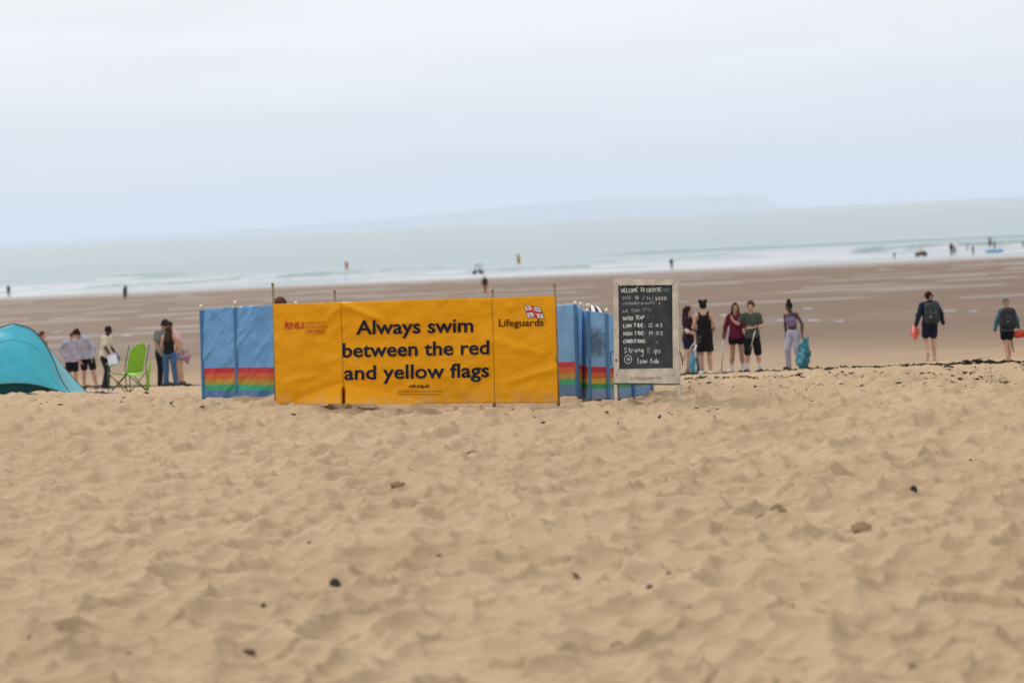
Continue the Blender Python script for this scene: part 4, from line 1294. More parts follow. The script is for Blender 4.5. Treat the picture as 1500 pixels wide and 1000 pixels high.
    for s in 'RL':
        a, b, c = arms[s]
        limbs += [('c', a, b, .050, .038), ('c', b, b + (c - b) * .35, .039, .041), ('c', b + (c - b) * .35, c, .041, .026)]
        a, b, c = legs[s]
        limbs += [('c', a, b, .088 if not fem else .090, .056), ('c', b, b + (c - b) * .32, .055, .058), ('c', b + (c - b) * .32, c, .058, .036)]
        an, toe = feet_[s]
        heel = an + v3(0, .035, -.045) if P[s + '_toe'] is None else an + (an - toe) * .2 + v3(0, 0, -.02)
        limbs += [('c', heel, toe, .036, .030), ('c', an, heel, .036, .036)]
    skm = skin('skin_' + sk, SKIN[sk])
    for sg in (-1, 1):
        e = hd((sg * .031, -.083, 1.648)); ex.ball(Vector(e), (.012, .009, .007), 7, 5, 1)
    ex.ball(Vector(hd((0, -.089, 1.572))), (.020, .008, .006), 8, 4, 2)
    body = sdf_obj('body', torso + hips + neck + head_ + limbs + hands + feat, skm, root, h, .022, extra=ex, mats=[skm, M_EYE, M_LIP])
    Z = v3(0, 0, 1)
    upz = LR @ Z
    g = h * 1.05
    def fat(ps, d):
        return [(p[0], p[1], p[2], p[3] + d, p[4] + d) + tuple(p[5:]) if p[0] == 'c' else (p[0], p[1], p[2] + d, p[3]) for p in ps]
    if top:
        kind, cn, cc = top
        m = plain('cloth_' + cn, cc, .9, .16, 9, .5, 26, .08)
        loose = {'tee': .020, 'long': .020, 'hoodie': .036, 'tank': .010, 'crop': .008, 'dress': .026, 'jacket': .030, 'robe': .06}[kind]
        ps = fat(torso, loose)
        clips, k_ = [], .035
        hem = dict(tee=.86, long=.86, hoodie=.84, tank=.92, crop=1.13, dress=.5, jacket=.86, robe=.3)[kind]
        if kind != 'crop':
            ps += fat(hips, loose + .004)
            if kind != 'dress': ps.append(('c', up((0, .005, 1.22)), v3(0, .01, .80), (.118 if fem else .135) + loose, (.176 if fem else .186) + loose, v3(0, 1, 0), .74))
        if kind == 'robe':
            ps += [('c', up((0, .0, 1.35)), v3(0, .02, .42), .24, .30, v3(0, 1, 0), .8), ('e', up((0, .03, 1.60)), v3(.12, .14, .15), LR)]
            clips.append((v3(0, 0, .42), -Z))
        elif kind == 'dress':
            ps += [('c', up((0, .0, 1.2)), v3(0, .01, .95), .165, .185, v3(0, 1, 0), .74), ('c', v3(0, .01, .95), v3(0, 0, .5), .185, .215, v3(0, 1, 0), .74)]
            clips.append((v3(0, 0, .56), -Z))
        else:
            clips.append((up((0, 0, hem)) if hem > 1 else v3(0, 0, hem), -(upz if hem > 1 else Z)))
        sl = {'tee': (.62, .022), 'long': (1, .016), 'hoodie': (1, .028), 'jacket': (1, .022), 'robe': (1, .05)}.get(kind)
        if sl:
            for s in 'RL':
                a, b, c = arms[s]
                if sl[0] < 1: ps.append(('c', a, a + (b - a) * sl[0], .052 + sl[1], .050 + sl[1]))
                else: ps += [('c', a, b, .052 + sl[1], .042 + sl[1]), ('c', b, c, .042 + sl[1], .027 + sl[1])]
        subs = []
        if kind in ('tank', 'dress'):
            for sg in (-1, 1):
                subs.append(('e', up((sg * (sw + .035), 0, 1.40)), v3(.085, .2, .135), LR))
            subs.append(('e', up((0, -.02, 1.50)), v3(.085, .2, .10), LR))
        elif kind == 'crop':
            clips.append((up((0, 0, 1.37)), upz))
        elif kind in ('hoodie', 'jacket'):
            ps.append(('e', up((0, .07, 1.475)), v3(.105, .075, .07), LR))
        else:
            subs.append(('e', up((0, -.03, 1.515)), v3(.062, .08, .055), LR))
        sdf_obj({'tee': 't_shirt', 'long': 'long_sleeved_top', 'hoodie': 'hooded_top', 'tank': 'vest_top', 'crop': 'crop_top', 'dress': 'dress', 'jacket': 'jacket', 'robe': 'robe'}[kind], ps, m, root, h, k_, clips, subs, crumple=.026)
    if bottom:
        kind, cn, cc = bottom[:3]
        m = plain('cloth_' + cn, cc, .9, .2, 9, .5, 26, .08)
        t = bottom[3] if len(bottom) > 3 else .5
        ps = fat(hips, .012)
        d = .018 if kind != 'leggings' else .006
        for s in 'RL':
            a, b, c = legs[s]
            if kind == 'shorts':
                ps.append(('c', a, a + (b - a) * min(t, 1), .090 + d, .090 + d - .012 * t))
                if t > 1: ps.append(('c', b, b + (c - b) * (t - 1), .078 + d, .07 + d))
            else:
                ps += [('c', a, b, .090 + d, .062 + d), ('c', b, c + v3(0, 0, -.01), .062 + d, .050 + d)]
        sdf_obj('shorts' if kind == 'shorts' else 'trousers', ps, m, root, h, .02, [(v3(0, 0, 1.03), Z)], crumple=.022)
    for s in 'RL':
        an, toe = feet_[s]
        dr = (toe - an) * v3(1, 1, 0); dr = dr / max(np.linalg.norm(dr), 1e-6)
        if socks:
            a, b, c = legs[s]; q = c - b; q = q / np.linalg.norm(q)
            sdf_obj('sock', [('c', c - q * .13, c, .052, .046)], plain('cloth_' + socks[0], socks[1], .9, .1), root, h, .01)
        if shoes:
            m = plain('shoe_' + shoes[0], shoes[1], .6, .2, 20, .2)
            so = v3(0, 0, an[2] - .085)
            ps = [('c', v3(an[0], an[1] + .045, .045) + so, v3(toe[0], toe[1], .040) + so, .046, .042), ('c', an + v3(0, .012, -.005), v3(an[0], an[1] + .02, .05) + so, .048, .050)]
            if P[s + '_toe'] is not None: ps = [('c', an + (an - toe) * .22, toe, .046, .042), ('c', an, an + (an - toe) * .2, .046, .044)]
            sdf_obj('shoe', ps, m, root, h, .02)
    # hair
    st, hc = hair
    hm = plain('hair_' + hc, HAIR[hc], .75, .35, 60, .6, 160, .12)
    facecut = [('e', hd((0, -.105, 1.600)), v3(.066, .062, .082), HR)]
    ps = [('e', hd((0, .010, 1.660)), v3(.086, .104, .108), HR)]
    clips = [(hd((0, 0, 1.565)), -(HR @ Z))]
    if st in ('curly', 'short', 'bun', 'twobuns', 'tail', 'long'):
        if st == 'curly':
            rs = np.random.default_rng(int(px * 7) % 9999)
            for i in range(34):
                th, ph = rs.uniform(0, 2 * math.pi), rs.uniform(.1, 1.35)
                dv = v3(math.cos(th) * math.sin(ph), math.sin(th) * math.sin(ph), math.cos(ph))
                if dv[1] < -.75: continue
                ps.append(('e', hd(v3(0, .012, 1.66) + dv * v3(.088, .10, .108)), v3(.028, .028, .026), I3))
        if st == 'long':
            ps += [('c', hd((0, .07, 1.64)), up((0, .10, 1.30)), .078, .060), ('c', hd((-.062, .02, 1.62)), up((-.085, -.03, 1.30)), .040, .030), ('c', hd((.062, .02, 1.62)), up((.085, -.03, 1.30)), .040, .030)]
            clips = []
        if st == 'bun': ps.append(('e', hd((0, .035, 1.785)), v3(.056, .056, .050), HR))
        if st == 'twobuns': ps += [('e', hd((-.062, .02, 1.755)), v3(.05, .05, .046), HR), ('e', hd((.062, .02, 1.755)), v3(.05, .05, .046), HR)]
        if st == 'tail':
            ps += [('c', hd((0, .095, 1.66)), hd((0, .125, 1.52)), .036, .046), ('c', hd((0, .125, 1.52)), up((0, .125, 1.34)), .046, .016)]
            clips = [] if False else []
            facecut.append(('e', hd((0, -.02, 1.52)), v3(.10, .09, .055), HR))
        sdf_obj('hair', ps, hm, root, h * .9, .02, clips, facecut, crumple=.022)
    if cap:
        m = plain('cloth_' + cap[0], cap[1], .8, .15)
        sdf_obj('cap', [('e', hd((0, .004, 1.675)), v3(.094, .112, .104), HR), ('c', hd((-.03, -.11, 1.685)), hd((.03, -.11, 1.685)), .045, .045, HR @ Z, .25)], m, root, h, .015, [(hd((0, 0, 1.675)), -(HR @ Z))])
    if beard:
        sdf_obj('beard', [('e', hd((0, -.055, 1.556)), v3(.050, .052, .042), HR), ('c', hd((-.058, -.03, 1.60)), hd((.058, -.03, 1.60)), .022, .022)], hm, root, h, .02, (), [('e', hd((0, -.125, 1.60)), v3(.03, .04, .03), HR)])
    if shades:
        mb = MB()
        for sg in (-1, 1):
            mb.ball(Vector(hd((sg * .033, -.098, 1.648))), (.026, .012, .018), 10, 6)
            mb.tube([Vector(hd((sg * .058, -.09, 1.655))), Vector(hd((sg * .082, -.02, 1.652))), Vector(hd((sg * .082, .02, 1.645)))], .004, 5)
        mb.build('sunglasses', M_EYE, root)
    def w(p):
        q = Matrix.Translation(root.location) @ Matrix.Rotation(face, 4, 'Z')
        return q @ (Vector(p) * sc_)
    root_pts = dict(R=w(arms['R'][2] + (arms['R'][2] - arms['R'][1]) * .3), L=w(arms['L'][2] + (arms['L'][2] - arms['L'][1]) * .3), w=w, up=up, sc=sc_, loc=root.location.copy())
    return root, root_pts

GREYL = ('lilac_grey', (.37, .36, .47)); BLK = ('black', (.012, .012, .014)); NVY = ('navy', (.014, .018, .035))
GL = 'beach cleaners gathered behind the tent and chair'
GRT = 'beach cleaners standing behind the chalkboard'
HIPS = dict(R_elbow=(-.36, .10, 1.18), R_wrist=(-.20, -.05, 1.00), R_hand=(.8, -.5, -.2))
person('person with reddish brown hair whose head shows over the tent', 61, 566, 477, R(60), 'fair', ('short', 'auburn'), ('tee', 'grey', (.22, .21, .22)), ('shorts',) + NVY + (.8,), ('dark', (.03, .03, .03)), look=(.2, .25), lean=(.12, 0), depth=62)
person('person in lilac grey hoodie standing behind the other hoodie, hand on hip', 107, 563, 477.5, R(10), 'fair', ('short', 'brown'), ('hoodie',) + GREYL, ('shorts',) + BLK + (.72,), ('dark', (.03, .03, .03)),
       pose=HIPS, lean=(.25, .08), look=(.2, .3), group=GL, depth=65)
person('person in lilac grey hoodie and black shorts bending forward, beside the cream T-shirt', 131, 567, 474, R(-15), 'fair', ('curly', 'dark'), ('hoodie', 'lilac_grey_pale', (.40, .40, .50)), ('shorts',) + BLK + (.75,), ('dark', (.03, .03, .03)),
       pose=dict(R_elbow=(-.24, -.12, 1.14), R_wrist=(-.14, -.24, .94), L_elbow=(.28, -.02, 1.14), L_wrist=(.20, -.16, .93), R_knee=(-.13, -.03, .5), R_ankle=(-.15, 0, .085), L_knee=(.15, -.02, .5), L_ankle=(.20, .04, .085)), lean=(.42, -.16), look=(-.35, .3), group=GL, depth=63)
man, mp_ = person('person in cream T-shirt and dark trousers reaching towards the green chair', 157, 565, 473, R(75), 'deep', ('short', 'black'), ('tee', 'cream', (.60, .54, .42)), ('trousers', 'charcoal', (.022, .022, .027)), ('dark', (.03, .03, .03)),
       pose=dict(R_elbow=(-.23, -.10, 1.16), R_wrist=(-.19, -.26, .96), L_elbow=(.26, -.04, 1.15), L_wrist=(.22, -.24, .96), R_knee=(-.10, -.08, .5), R_ankle=(-.11, -.05, .085), L_knee=(.10, .02, .5), L_ankle=(.11, .14, .085)), lean=(.16, 0), look=(0, .15), group=GL, depth=61)
person('person with curly hair and grey green top, facing the jeans wearer', 240, 566, 470, R(50), 'tan', ('curly', 'dark'), ('tee', 'grey_green', (.17, .19, .17)), ('trousers',) + BLK, ('dark', (.03, .03, .03)),
       pose=dict(R_elbow=(-.26, -.04, 1.14), R_wrist=(-.24, -.18, .95)), lean=(.16, 0), look=(.2, .35), group=GL, depth=62)
person('person in black vest top and blue jeans with long dark hair, back turned', 250.5, 565, 477, R(175), 'fair', ('long', 'brown'), ('tank',) + BLK, ('trousers', 'denim', (.055, .12, .24)), ('dark', (.03, .03, .03)),
       pose=dict(R_elbow=(-.24, -.06, 1.14), R_wrist=(-.16, -.22, 1.0), L_elbow=(.24, -.06, 1.14), L_wrist=(.16, -.22, 1.0), R_knee=(-.12, 0, .5), R_ankle=(-.15, .02, .085), L_knee=(.12, 0, .5), L_ankle=(.15, .02, .085)), lean=(.12, 0), look=(0, .2), fem=True, group=GL, depth=59)
person('person in pale pink top and denim shorts leaning in, bare legs', 265, 565.5, 469, R(-60), 'fair', ('short', 'dark'), ('tee', 'pale_pink', (.62, .42, .41)), ('shorts', 'pale_denim', (.16, .22, .30), .42), ('dark', (.03, .03, .03)),
       pose=dict(R_elbow=(-.24, -.10, 1.14), R_wrist=(-.2, -.22, .96)), lean=(.30, 0), look=(0, .3), fem=True, group=GL, depth=61)

person('person with long dark hair, dark maroon T-shirt and navy shorts, next to the chalkboard', 1011, 547, 446, R(65), 'fair', ('long', 'dark'), ('tee', 'dark_plum', (.035, .014, .020)), ('shorts', 'navy_blue', (.016, .018, .05), .38), ('dark', (.03, .03, .03)),
       pose=dict(R_elbow=(-.26, -.04, 1.15), R_wrist=(-.24, -.24, 1.06), L_elbow=(.24, -.04, 1.15), L_wrist=(.2, -.22, 1.05)), look=(0, .1), fem=True, group=GRT, depth=55)
r2, q2 = person('person in short black sleeveless dress with hair in two buns, back turned', 1034.5, 548.5, 440, R(176), 'fair', ('twobuns', 'black'), ('dress',) + BLK, None, ('white', (.62, .60, .58)),
       pose=dict(R_elbow=(-.25, -.02, 1.14), R_wrist=(-.19, -.20, 1.02), L_elbow=(.25, -.02, 1.14), L_wrist=(.19, -.2, 1.02)), look=(.1, .15), fem=True, group=GRT, depth=53.5)
r3, q3 = person('person in maroon long-sleeved top, long dark hair and white trainers holding a litter picker', 1081, 546.5, 444, R(-8), 'tan', ('long', 'dark'), ('long', 'maroon', (.13, .016, .045)), ('shorts',) + BLK + (.28,), ('white', (.62, .60, .58)), ('white', (.6, .58, .56)),
       pose=dict(R_elbow=(-.27, .03, 1.14), R_wrist=(-.30, -.12, .93), L_elbow=(.20, -.14, 1.18), L_wrist=(.00, -.20, 1.42), L_hand=(-.2, 0, 1), R_knee=(-.11, 0, .5), R_ankle=(-.16, .0, .085), R_toe=(-.27, -.10, .03), L_knee=(.11, 0, .5), L_ankle=(.14, .02, .085)), look=(.15, 0), fem=True, group=GRT, depth=54.5)
r4, q4 = person('person with auburn curls in green T-shirt and long black shorts holding a picker across', 1104, 546.5, 444, R(-18), 'fair', ('curly', 'auburn'), ('tee', 'moss_green', (.062, .075, .055)), ('shorts',) + BLK + (1.0,), ('black', (.015, .015, .015)), ('white', (.6, .58, .56)),
       pose=dict(R_elbow=(-.32, -.06, 1.22), R_wrist=(-.42, -.18, 1.30), R_hand=(-.4, -.2, .8), L_elbow=(.27, -.03, 1.15), L_wrist=(.05, -.22, 1.12), L_hand=(-1, -.2, 0), R_knee=(-.13, 0, .5), R_ankle=(-.16, .02, .085), L_knee=(.13, 0, .5), L_ankle=(.17, .02, .085)), look=(.1, .05), group=GRT, depth=54)
r5, q5 = person('person in purple crop top and lilac trousers carrying a blue bag, hair in bun', 1164, 543, 444, R(-38), 'deep', ('bun', 'black'), ('crop', 'purple', (.20, .14, .28)), ('trousers', 'lilac', (.36, .35, .46)), ('dark', (.03, .03, .03)),
       pose=dict(R_elbow=(-.24, .06, 1.15), R_wrist=(-.20, -.02, .93), L_elbow=(.27, .05, 1.15), L_wrist=(.28, -.02, .90), R_knee=(-.13, -.10, .5), R_ankle=(-.16, -.02, .085), L_knee=(.10, -.02, .5), L_ankle=(.12, .16, .085)), look=(-.2, .15), lean=(.06, -.06), fem=True, depth=58)
g1, p1 = person('bearded lifeguard in navy clothes with dark backpack, walking barefoot to the sea', 1364, 529, 427, R(188), 'fair', ('short', 'dark'), ('jacket',) + NVY, ('shorts',) + NVY + (.62,), None,
       pose=dict(L_elbow=(.30, .06, 1.17), L_wrist=(.36, .02, .93), R_elbow=(-.29, .05, 1.16), R_wrist=(-.36, -.02, .94), R_knee=(-.09, -.02, .5), R_ankle=(-.09, .0, .085), L_knee=(.12, -.03, .52), L_ankle=(.16, .26, .20), L_toe=(.17, .25, .05)), look=(-1.25, .05), beard=True, shades=True)
g2, p2 = person('lifeguard with fair ponytail, cap, blue jacket and black backpack, walking away', 1477, 528, 437, R(178), 'fair', ('tail', 'blond'), ('jacket', 'petrol_blue', (.055, .14, .19)), ('shorts',) + BLK + (.55,), None,
       pose=dict(L_elbow=(.29, .05, 1.15), L_wrist=(.34, .0, .90), R_elbow=(-.28, .04, 1.15), R_wrist=(-.33, -.05, .94), R_knee=(-.06, -.03, .5), R_ankle=(-.04, -.02, .085), L_knee=(.08, -.02, .5), L_ankle=(.05, .18, .13), L_toe=(.05, .16, .03)), look=(0, .1), fem=True, cap=('teal_cap', (.05, .085, .12)))
# people resting behind the windbreaks: only the tops of their heads show
bx = U(404, 438.5, 34.3)
person('person seated behind the banner, only brown hair showing over its corner', 405, 0, 0, R(150), 'fair', ('curly', 'auburn'), ('tee', 'faded_rose', (.42, .26, .24)), ('shorts',) + NVY + (.8,), None,
       place=(bx.x, bx.y, bx.z - 1.62), size=1.62, h=.02,
       pose=dict(R_knee=(-.14, -.40, .98), R_ankle=(-.16, -.48, .60), L_knee=(.14, -.40, .98), L_ankle=(.16, -.48, .60), R_wrist=(-.2, -.34, 1.0), L_wrist=(.2, -.34, 1.0)), lean=(.15, 0))

# ------------------------------------------------------------------ what they carry
M_ALU = plain('picker_aluminium', (.45, .45, .46), .35, .1, 20, 0, 50, .5, 0, .7)
M_GRIP = plain('picker_black_plastic', (.02, .02, .022), .5, .1)
def picker(label, a, b):
    """litter picker from its handle a to its jaws b"""
    a, b = Vector(a), Vector(b)
    ax = (b - a).normalized()
    root = empty('litter_picker', b)
    tag(root, label, 'litter picker', 'litter pickers')
    mb = MB(); mb.tube([a, b], .011, 8); rel(root, mb.build('shaft', M_ALU))
    sd = ax.cross(Vector((0, 1, .3))).normalized()
    mb = MB(); mb.tube([a, a - ax * .05 + sd * .01, a - ax * .13 + sd * .05], [.016, .019, .015], 8); rel(root, mb.build('handle', M_GRIP))
    mb = MB(); mb.tube([a - ax * .01 - sd * .012, a - ax * .06 - sd * .05, a - ax * .12 - sd * .03], .008, 6); rel(root, mb.build('trigger', M_GRIP))
    for q in (-1, 1):
        mb = MB(); mb.tube([b, b + ax * .06 + sd * q * .04, b + ax * .12 + sd * q * .012], [.010, .009, .006], 6); rel(root, mb.build('jaw', M_GRIP))
pt = U(1057, 541, 54.3); picker('litter picker hanging from the hand of the person in the maroon top', q3['R'] + Vector((0, -.02, 0)), (pt.x, pt.y, T(pt.x, pt.y) + .1))
a_, b_ = U(1106.5, 483, 53.6), U(1100, 507, 53.5); picker('litter picker held across the green T-shirt, pointing down', a_, b_)
a_, b_ = U(1021, 505, 53.2), U(1007, 541, 53.4); picker('silver litter picker leaning between the dress and the chalkboard', a_, b_)
a_, b_ = U(1020, 498, 53.0), U(1003, 522, 53.1); picker('upper silver litter picker pointing at the chalkboard, beside the black dress', a_, b_)

def bag(name, label, top, low, w, c1, cat='bag', group=None, seed=1, c2=None):
    """gathered plastic sack hanging from top to low"""
    top, low = Vector(top), Vector(low)
    root = empty(name, low); tag(root, label, cat, group)
    rs = np.random.default_rng(seed)
    A, B = np.array(top), np.array(low)
    ps = [('c', A + (B - A) * .12, A + (B - A) * .45, w * .22, w * .46, v3(0, 1, 0), .7), ('c', A + (B - A) * .45, A + (B - A) * .88, w * .46, w * .36, v3(0, 1, 0), .7)]
    for i in range(12):
        t = rs.uniform(.3, .95)
        ps.append(('e', A + (B - A) * t + rs.uniform(-.32, .32, 3) * v3(w, w * .4, w * .3), v3(*(rs.uniform(.10, .20, 3) * w)), rotm('Z', rs.uniform(0, 3))))
    o = sdf_obj('sack', ps, plain('sack_' + label[:18].replace(' ', '_'), c1, .38, .4, 6, .7, 14, .5, .2), None, .014, .02, crumple=w * .55)
    rel(root, o)
    mb = MB()
    for q in (-1, 1):
        mb.tube([A + (B - A) * .16 + v3(q * w * .14, 0, 0), A + (B - A) * .04 + v3(q * w * .16, 0, .02), A], [.02, .014, .010], 6)
    rel(root, mb.build('tied_neck', plain('sackneck_' + label[:18].replace(' ', '_'), c2 or c1, .4)))
    return root
hd_ = U(1178, 494, 57.4)
bag('rubbish_sack', 'crumpled turquoise and blue rubbish sack hanging beside the lilac trousers', U(1181, 494, 57.5), U(1175, 541, 57.5), .36, (.012, .20, .25), 'sack', None, 3)
bag('rubbish_sack', 'light blue rubbish sack hanging low against the lilac trouser leg', U(1178, 512, 57.22), U(1169, 534, 57.22), .20, (.09, .34, .50), 'sack', None, 4)
bag('rubbish_sack', 'pale blue rubbish sack by the bare legs nearest the chalkboard', U(1015, 512, 53.2), U(1015, 548, 53.2), .16, (.08, .30, .44), 'sack', None, 5)
bag('rubbish_sack', 'dark blue rubbish sack squeezed against the black dress wearer', U(1024, 500, 53.9), U(1026, 548, 53.9), .20, (.03, .12, .22), 'sack', None, 6)
bag('carrier_bag', 'pale pink bag hanging beside the denim shorts', U(274, 512, 60.6), U(274, 533, 60.6), .16, (.45, .25, .33), 'bag', None, 8)
# clipboard in the hand of the person in the cream T-shirt
c0 = U(166, 526, 60.6)
root = empty('clipboard', c0); tag(root, 'white clipboard with blue edge held above the green chair', 'clipboard')
Mx = Matrix.Translation(c0) @ Matrix.Rotation(R(-14), 4, 'Y') @ Matrix.Rotation(R(62), 4, 'X')
mb = MB(); mb.box((-.13, -.17, -.004), (.13, .17, .004), Mx, .003); rel(root, mb.build('board', plain('clipboard_blue', (.05, .12, .30), .5), None, False))
mb = MB(); mb.box((-.14, -.15, .005), (.10, .14, .008), Mx); rel(root, mb.build('paper', plain('paper', (.62, .60, .64), .8), None, False))
mb = MB(); mb.box((-.05, .13, .008), (.05, .165, .02), Mx, .004); rel(root, mb.build('clip', M_ALU, None, False))
cup = U(1006.5, 485.5, 54.6)
mb = MB(); mb.lathe([(0, -.05), (.026, -.05), (.034, .05), (.031, .05), (.024, -.044), (0, -.044)], cup, n=14)
tag(mb.build('paper_cup', plain('cup_white', (.62, .60, .60), .6)), 'small white cup held by the person next to the chalkboard', 'cup')

# lifeguards' kit
def backpack(label, pw, c, trim, seed):
    w, up_, s_ = pw['w'], pw['up'], pw['sc']
    base = w(up_((0, .12, 1.0)))
    root = empty('backpack', base); tag(root, label, 'backpack', 'lifeguards\' backpacks')
    def g(x, y, z): return np.array(w(up_((x, y, z))))
    ps = [('c', g(-.085, .21, 1.40), g(.085, .21, 1.40), .085, .085), ('c', g(-.095, .21, 1.05), g(.095, .21, 1.05), .10, .10), ('c', g(-.09, .21, 1.36), g(-.10, .21, 1.06), .095, .105), ('c', g(.09, .21, 1.36), g(.10, .21, 1.06), .095, .105)]
    m = plain('pack_' + c[0], c[1], .7, .25, 10, .4, 30)
    rel(root, sdf_obj('pack_body', ps, m, None, .014, .03))
    rel(root, sdf_obj('front_pocket', [('c', g(-.07, .30, 1.10), g(.07, .30, 1.10), .05, .05), ('c', g(-.06, .30, 1.20), g(.06, .30, 1.20), .045, .045)], m, None, .014, .03))
    for sg in (-1, 1):
        mb = MB(); mb.tube([g(sg * .12, .13, 1.42), g(sg * .13, .0, 1.495), g(sg * .135, -.13, 1.42), g(sg * .15, -.15, 1.2), g(sg * .16, .08, 1.06)], .018, 6)
        rel(root, mb.build('shoulder_strap', m))
    mt = plain('pack_trim_' + trim[0], trim[1], .5)
    for (x, z, x2, z2) in ((-.05, 1.36, -.02, 1.18), (.05, 1.36, .02, 1.18), (-.08, 1.30, -.05, 1.14), (.08, 1.30, .05, 1.14)):
        mb = MB(); mb.tube([g(x, .312, z), g((x + x2) / 2, .345, (z + z2) / 2), g(x2, .352, z2)], .006, 5); rel(root, mb.build('elastic_cord', mt))
    mb = MB(); mb.ball(Vector(g(.075 if seed == 1 else .03, .345, 1.13)), .018, 8, 5); rel(root, mb.build('badge', M_CAP))
backpack('dark grey backpack with pale cords on the bearded lifeguard', p1, ('slate', (.022, .030, .034)), ('grey', (.13, .15, .15)), 1)
backpack('black backpack on the lifeguard in the blue jacket', p2, ('black', (.013, .013, .018)), ('silver', (.16, .16, .20)), 2)
def rescue_tube(label, c, ang, tilt):
    root = empty('rescue_float', c); tag(root, label, 'rescue float', 'lifeguards\' red rescue floats')
    Mx = Matrix.Translation(c) @ Matrix.Rotation(ang, 4, 'Z') @ Matrix.Rotation(tilt, 4, 'Y')
    m = plain('float_red', (.46, .045, .025), .5, .12)
    def g(p): return np.array(Mx @ Vector(p))
    rel(root, sdf_obj('float_body', [('c', g((-.22, 0, 0)), g((.10, 0, 0)), .075, .085), ('c', g((.10, 0, 0)), g((.27, 0, 0)), .085, .045)], m, None, .012, .03))
    for sg in (-1, 1):
        mb = MB(); mb.tube([g((-.12, sg * .085, 0)), g((-.09, sg * .115, 0)), g((.05, sg * .115, 0)), g((.08, sg * .085, 0))], .013, 6); rel(root, mb.build('side_handle', m))
    mb = MB(); mb.tube([g((-.28, 0, 0)), g((-.33, .02, -.05)), g((-.34, .02, -.22)), g((-.33, .03, -.33))], .010, 6); rel(root, mb.build('leash', plain('leash_black', (.02, .02, .02), .8)))
rescue_tube('red rescue float in the hand of the bearded lifeguard', Vector(p1['L']) + Vector((-.02, -.05, -.10)), R(-100), R(30))
rescue_tube('red rescue float held by the lifeguard in the blue jacket', Vector(p2['R']) + Vector((.16, -.05, -.06)), R(5), R(-8))
# ------------------------------------------------------------------ far figures, craft and flags at the water's edge
WET = ('wetsuit', (.016, .017, .021))
def far(label, px, feet, head, face, top, bottom, sk='fair', hair=('short', 'dark'), pose=None, lean=(0, 0), fem=False, group='people at the water\'s edge'):
    x, y = ground(px, feet)
    zz = max(T(x, y), SEAZ)
    return person(label, px, feet, head, face, sk, hair, top, bottom, None, None, pose, lean, place=(x, y, zz - .04), size=max(.8, (feet - head) / FPX * y), h=.030, fem=fem, group=group)
WADE = dict(R_knee=(-.12, -.10, .5), R_ankle=(-.13, .02, .085), L_knee=(.11, -.02, .5), L_ankle=(.12, .18, .10))
UPA = dict(R_elbow=(-.30, -.02, 1.62), R_wrist=(-.22, -.02, 1.86), R_hand=(0, 0, 1), L_elbow=(.30, -.02, 1.62), L_wrist=(.22, -.02, 1.86), L_hand=(0, 0, 1))
far('small dark figure wading alone in the surf above the tent', 13, 434, 417, R(170), ('long',) + WET, ('trousers',) + WET, pose=WADE)
far('person in bulky dark robe stooping at the water\'s edge above the hooded pair', 183.5, 438, 417, R(60), ('robe', 'dark_slate', (.035, .045, .045)), ('trousers', 'dark_slate', (.035, .045, .045)), pose=WADE, lean=(.3, 0))
far('person in dark top and red trousers walking on the wet sand above the banner', 711, 428.5, 403.5, R(175), ('hoodie', 'dark_brown_top', (.045, .032, .030)), ('trousers', 'red_trousers', (.42, .03, .035)), pose=dict(R_knee=(-.05, -.03, .5), R_ankle=(-.04, 0, .085), L_knee=(.05, -.02, .5), L_ankle=(.04, .15, .1)))
far('lone dark figure standing in the shallows above the chalkboard', 984, 393.5, 377.5, R(10), ('long',) + WET, ('trousers',) + WET)
far('small crouching dark figure on the shore beside the quad bike', 1310, 379.5, 368.5, R(40), ('long', 'dark_brown_top', (.045, .032, .030)), ('trousers',) + WET, pose=WADE, lean=(.5, 0))
far('tall person in dark wetsuit beside the bare-chested bather', 1394, 373.5, 354.5, R(20), ('long',) + WET, ('trousers',) + WET)
far('bare-chested bather in dark shorts in the shallows', 1399, 374, 359, R(-30), None, ('shorts',) + WET + (.6,), 'tan')
far('bather in wetsuit bending into the surf', 1417, 366.5, 357, R(70), ('long',) + WET, ('trousers',) + WET, pose=WADE, lean=(.6, 0))
far('bather in grey wetsuit standing between the bent bather and blue inflatable', 1425.5, 372.5, 359.5, R(120), ('long', 'grey_wetsuit', (.05, .055, .075)), ('trousers', 'grey_wetsuit', (.05, .055, .075)))
far('bather with both arms raised behind the blue inflatable', 1450.5, 364.5, 347, R(0), ('tank',) + WET, ('shorts',) + WET + (.6,), 'tan', pose=UPA)
far('dark figure standing at the blue inflatable', 1457, 367, 351.5, R(90), ('long',) + WET, ('trousers',) + WET)
far('dark figure at the edge of the picture in the surf', 1499, 362, 353, R(150), ('long',) + WET, ('trousers',) + WET, pose=WADE)

# blue inflatable
x, y = ground(1456, 370)
zz = SEAZ + .12
fb = empty('inflatable_boat', (x, y, zz)); tag(fb, 'bright blue inflatable lying in the shallows among the bathers', 'inflatable')
M_INF = plain('inflatable_blue', (.03, .27, .62), .4, .1, 4, .1)
L_ = 22.5 / FPX * y / 2
ps = []
ring = [(math.cos(a) * L_ * (1.0 if math.cos(a) < 0 else 1.08), math.sin(a) * .62) for a in np.linspace(0, 2 * math.pi, 22)]
for p_, q_ in zip(ring, ring[1:]):
    ps.append(('c', v3(p_[0], p_[1], .16 + .12 * max(0, p_[0] / L_) ** 3), v3(q_[0], q_[1], .16 + .12 * max(0, q_[0] / L_) ** 3), .19, .19))
sdf_obj('side_tube', ps, M_INF, fb, .04, .05)
mb = MB(); mb.sheet(lambda u, v: ((u - .5) * 2 * L_ * .95, (v - .5) * 1.1, .06), 8, 6); solidify(mb.build('floor_panel', plain('inflatable_floor', (.05, .20, .42), .5), fb), .06)
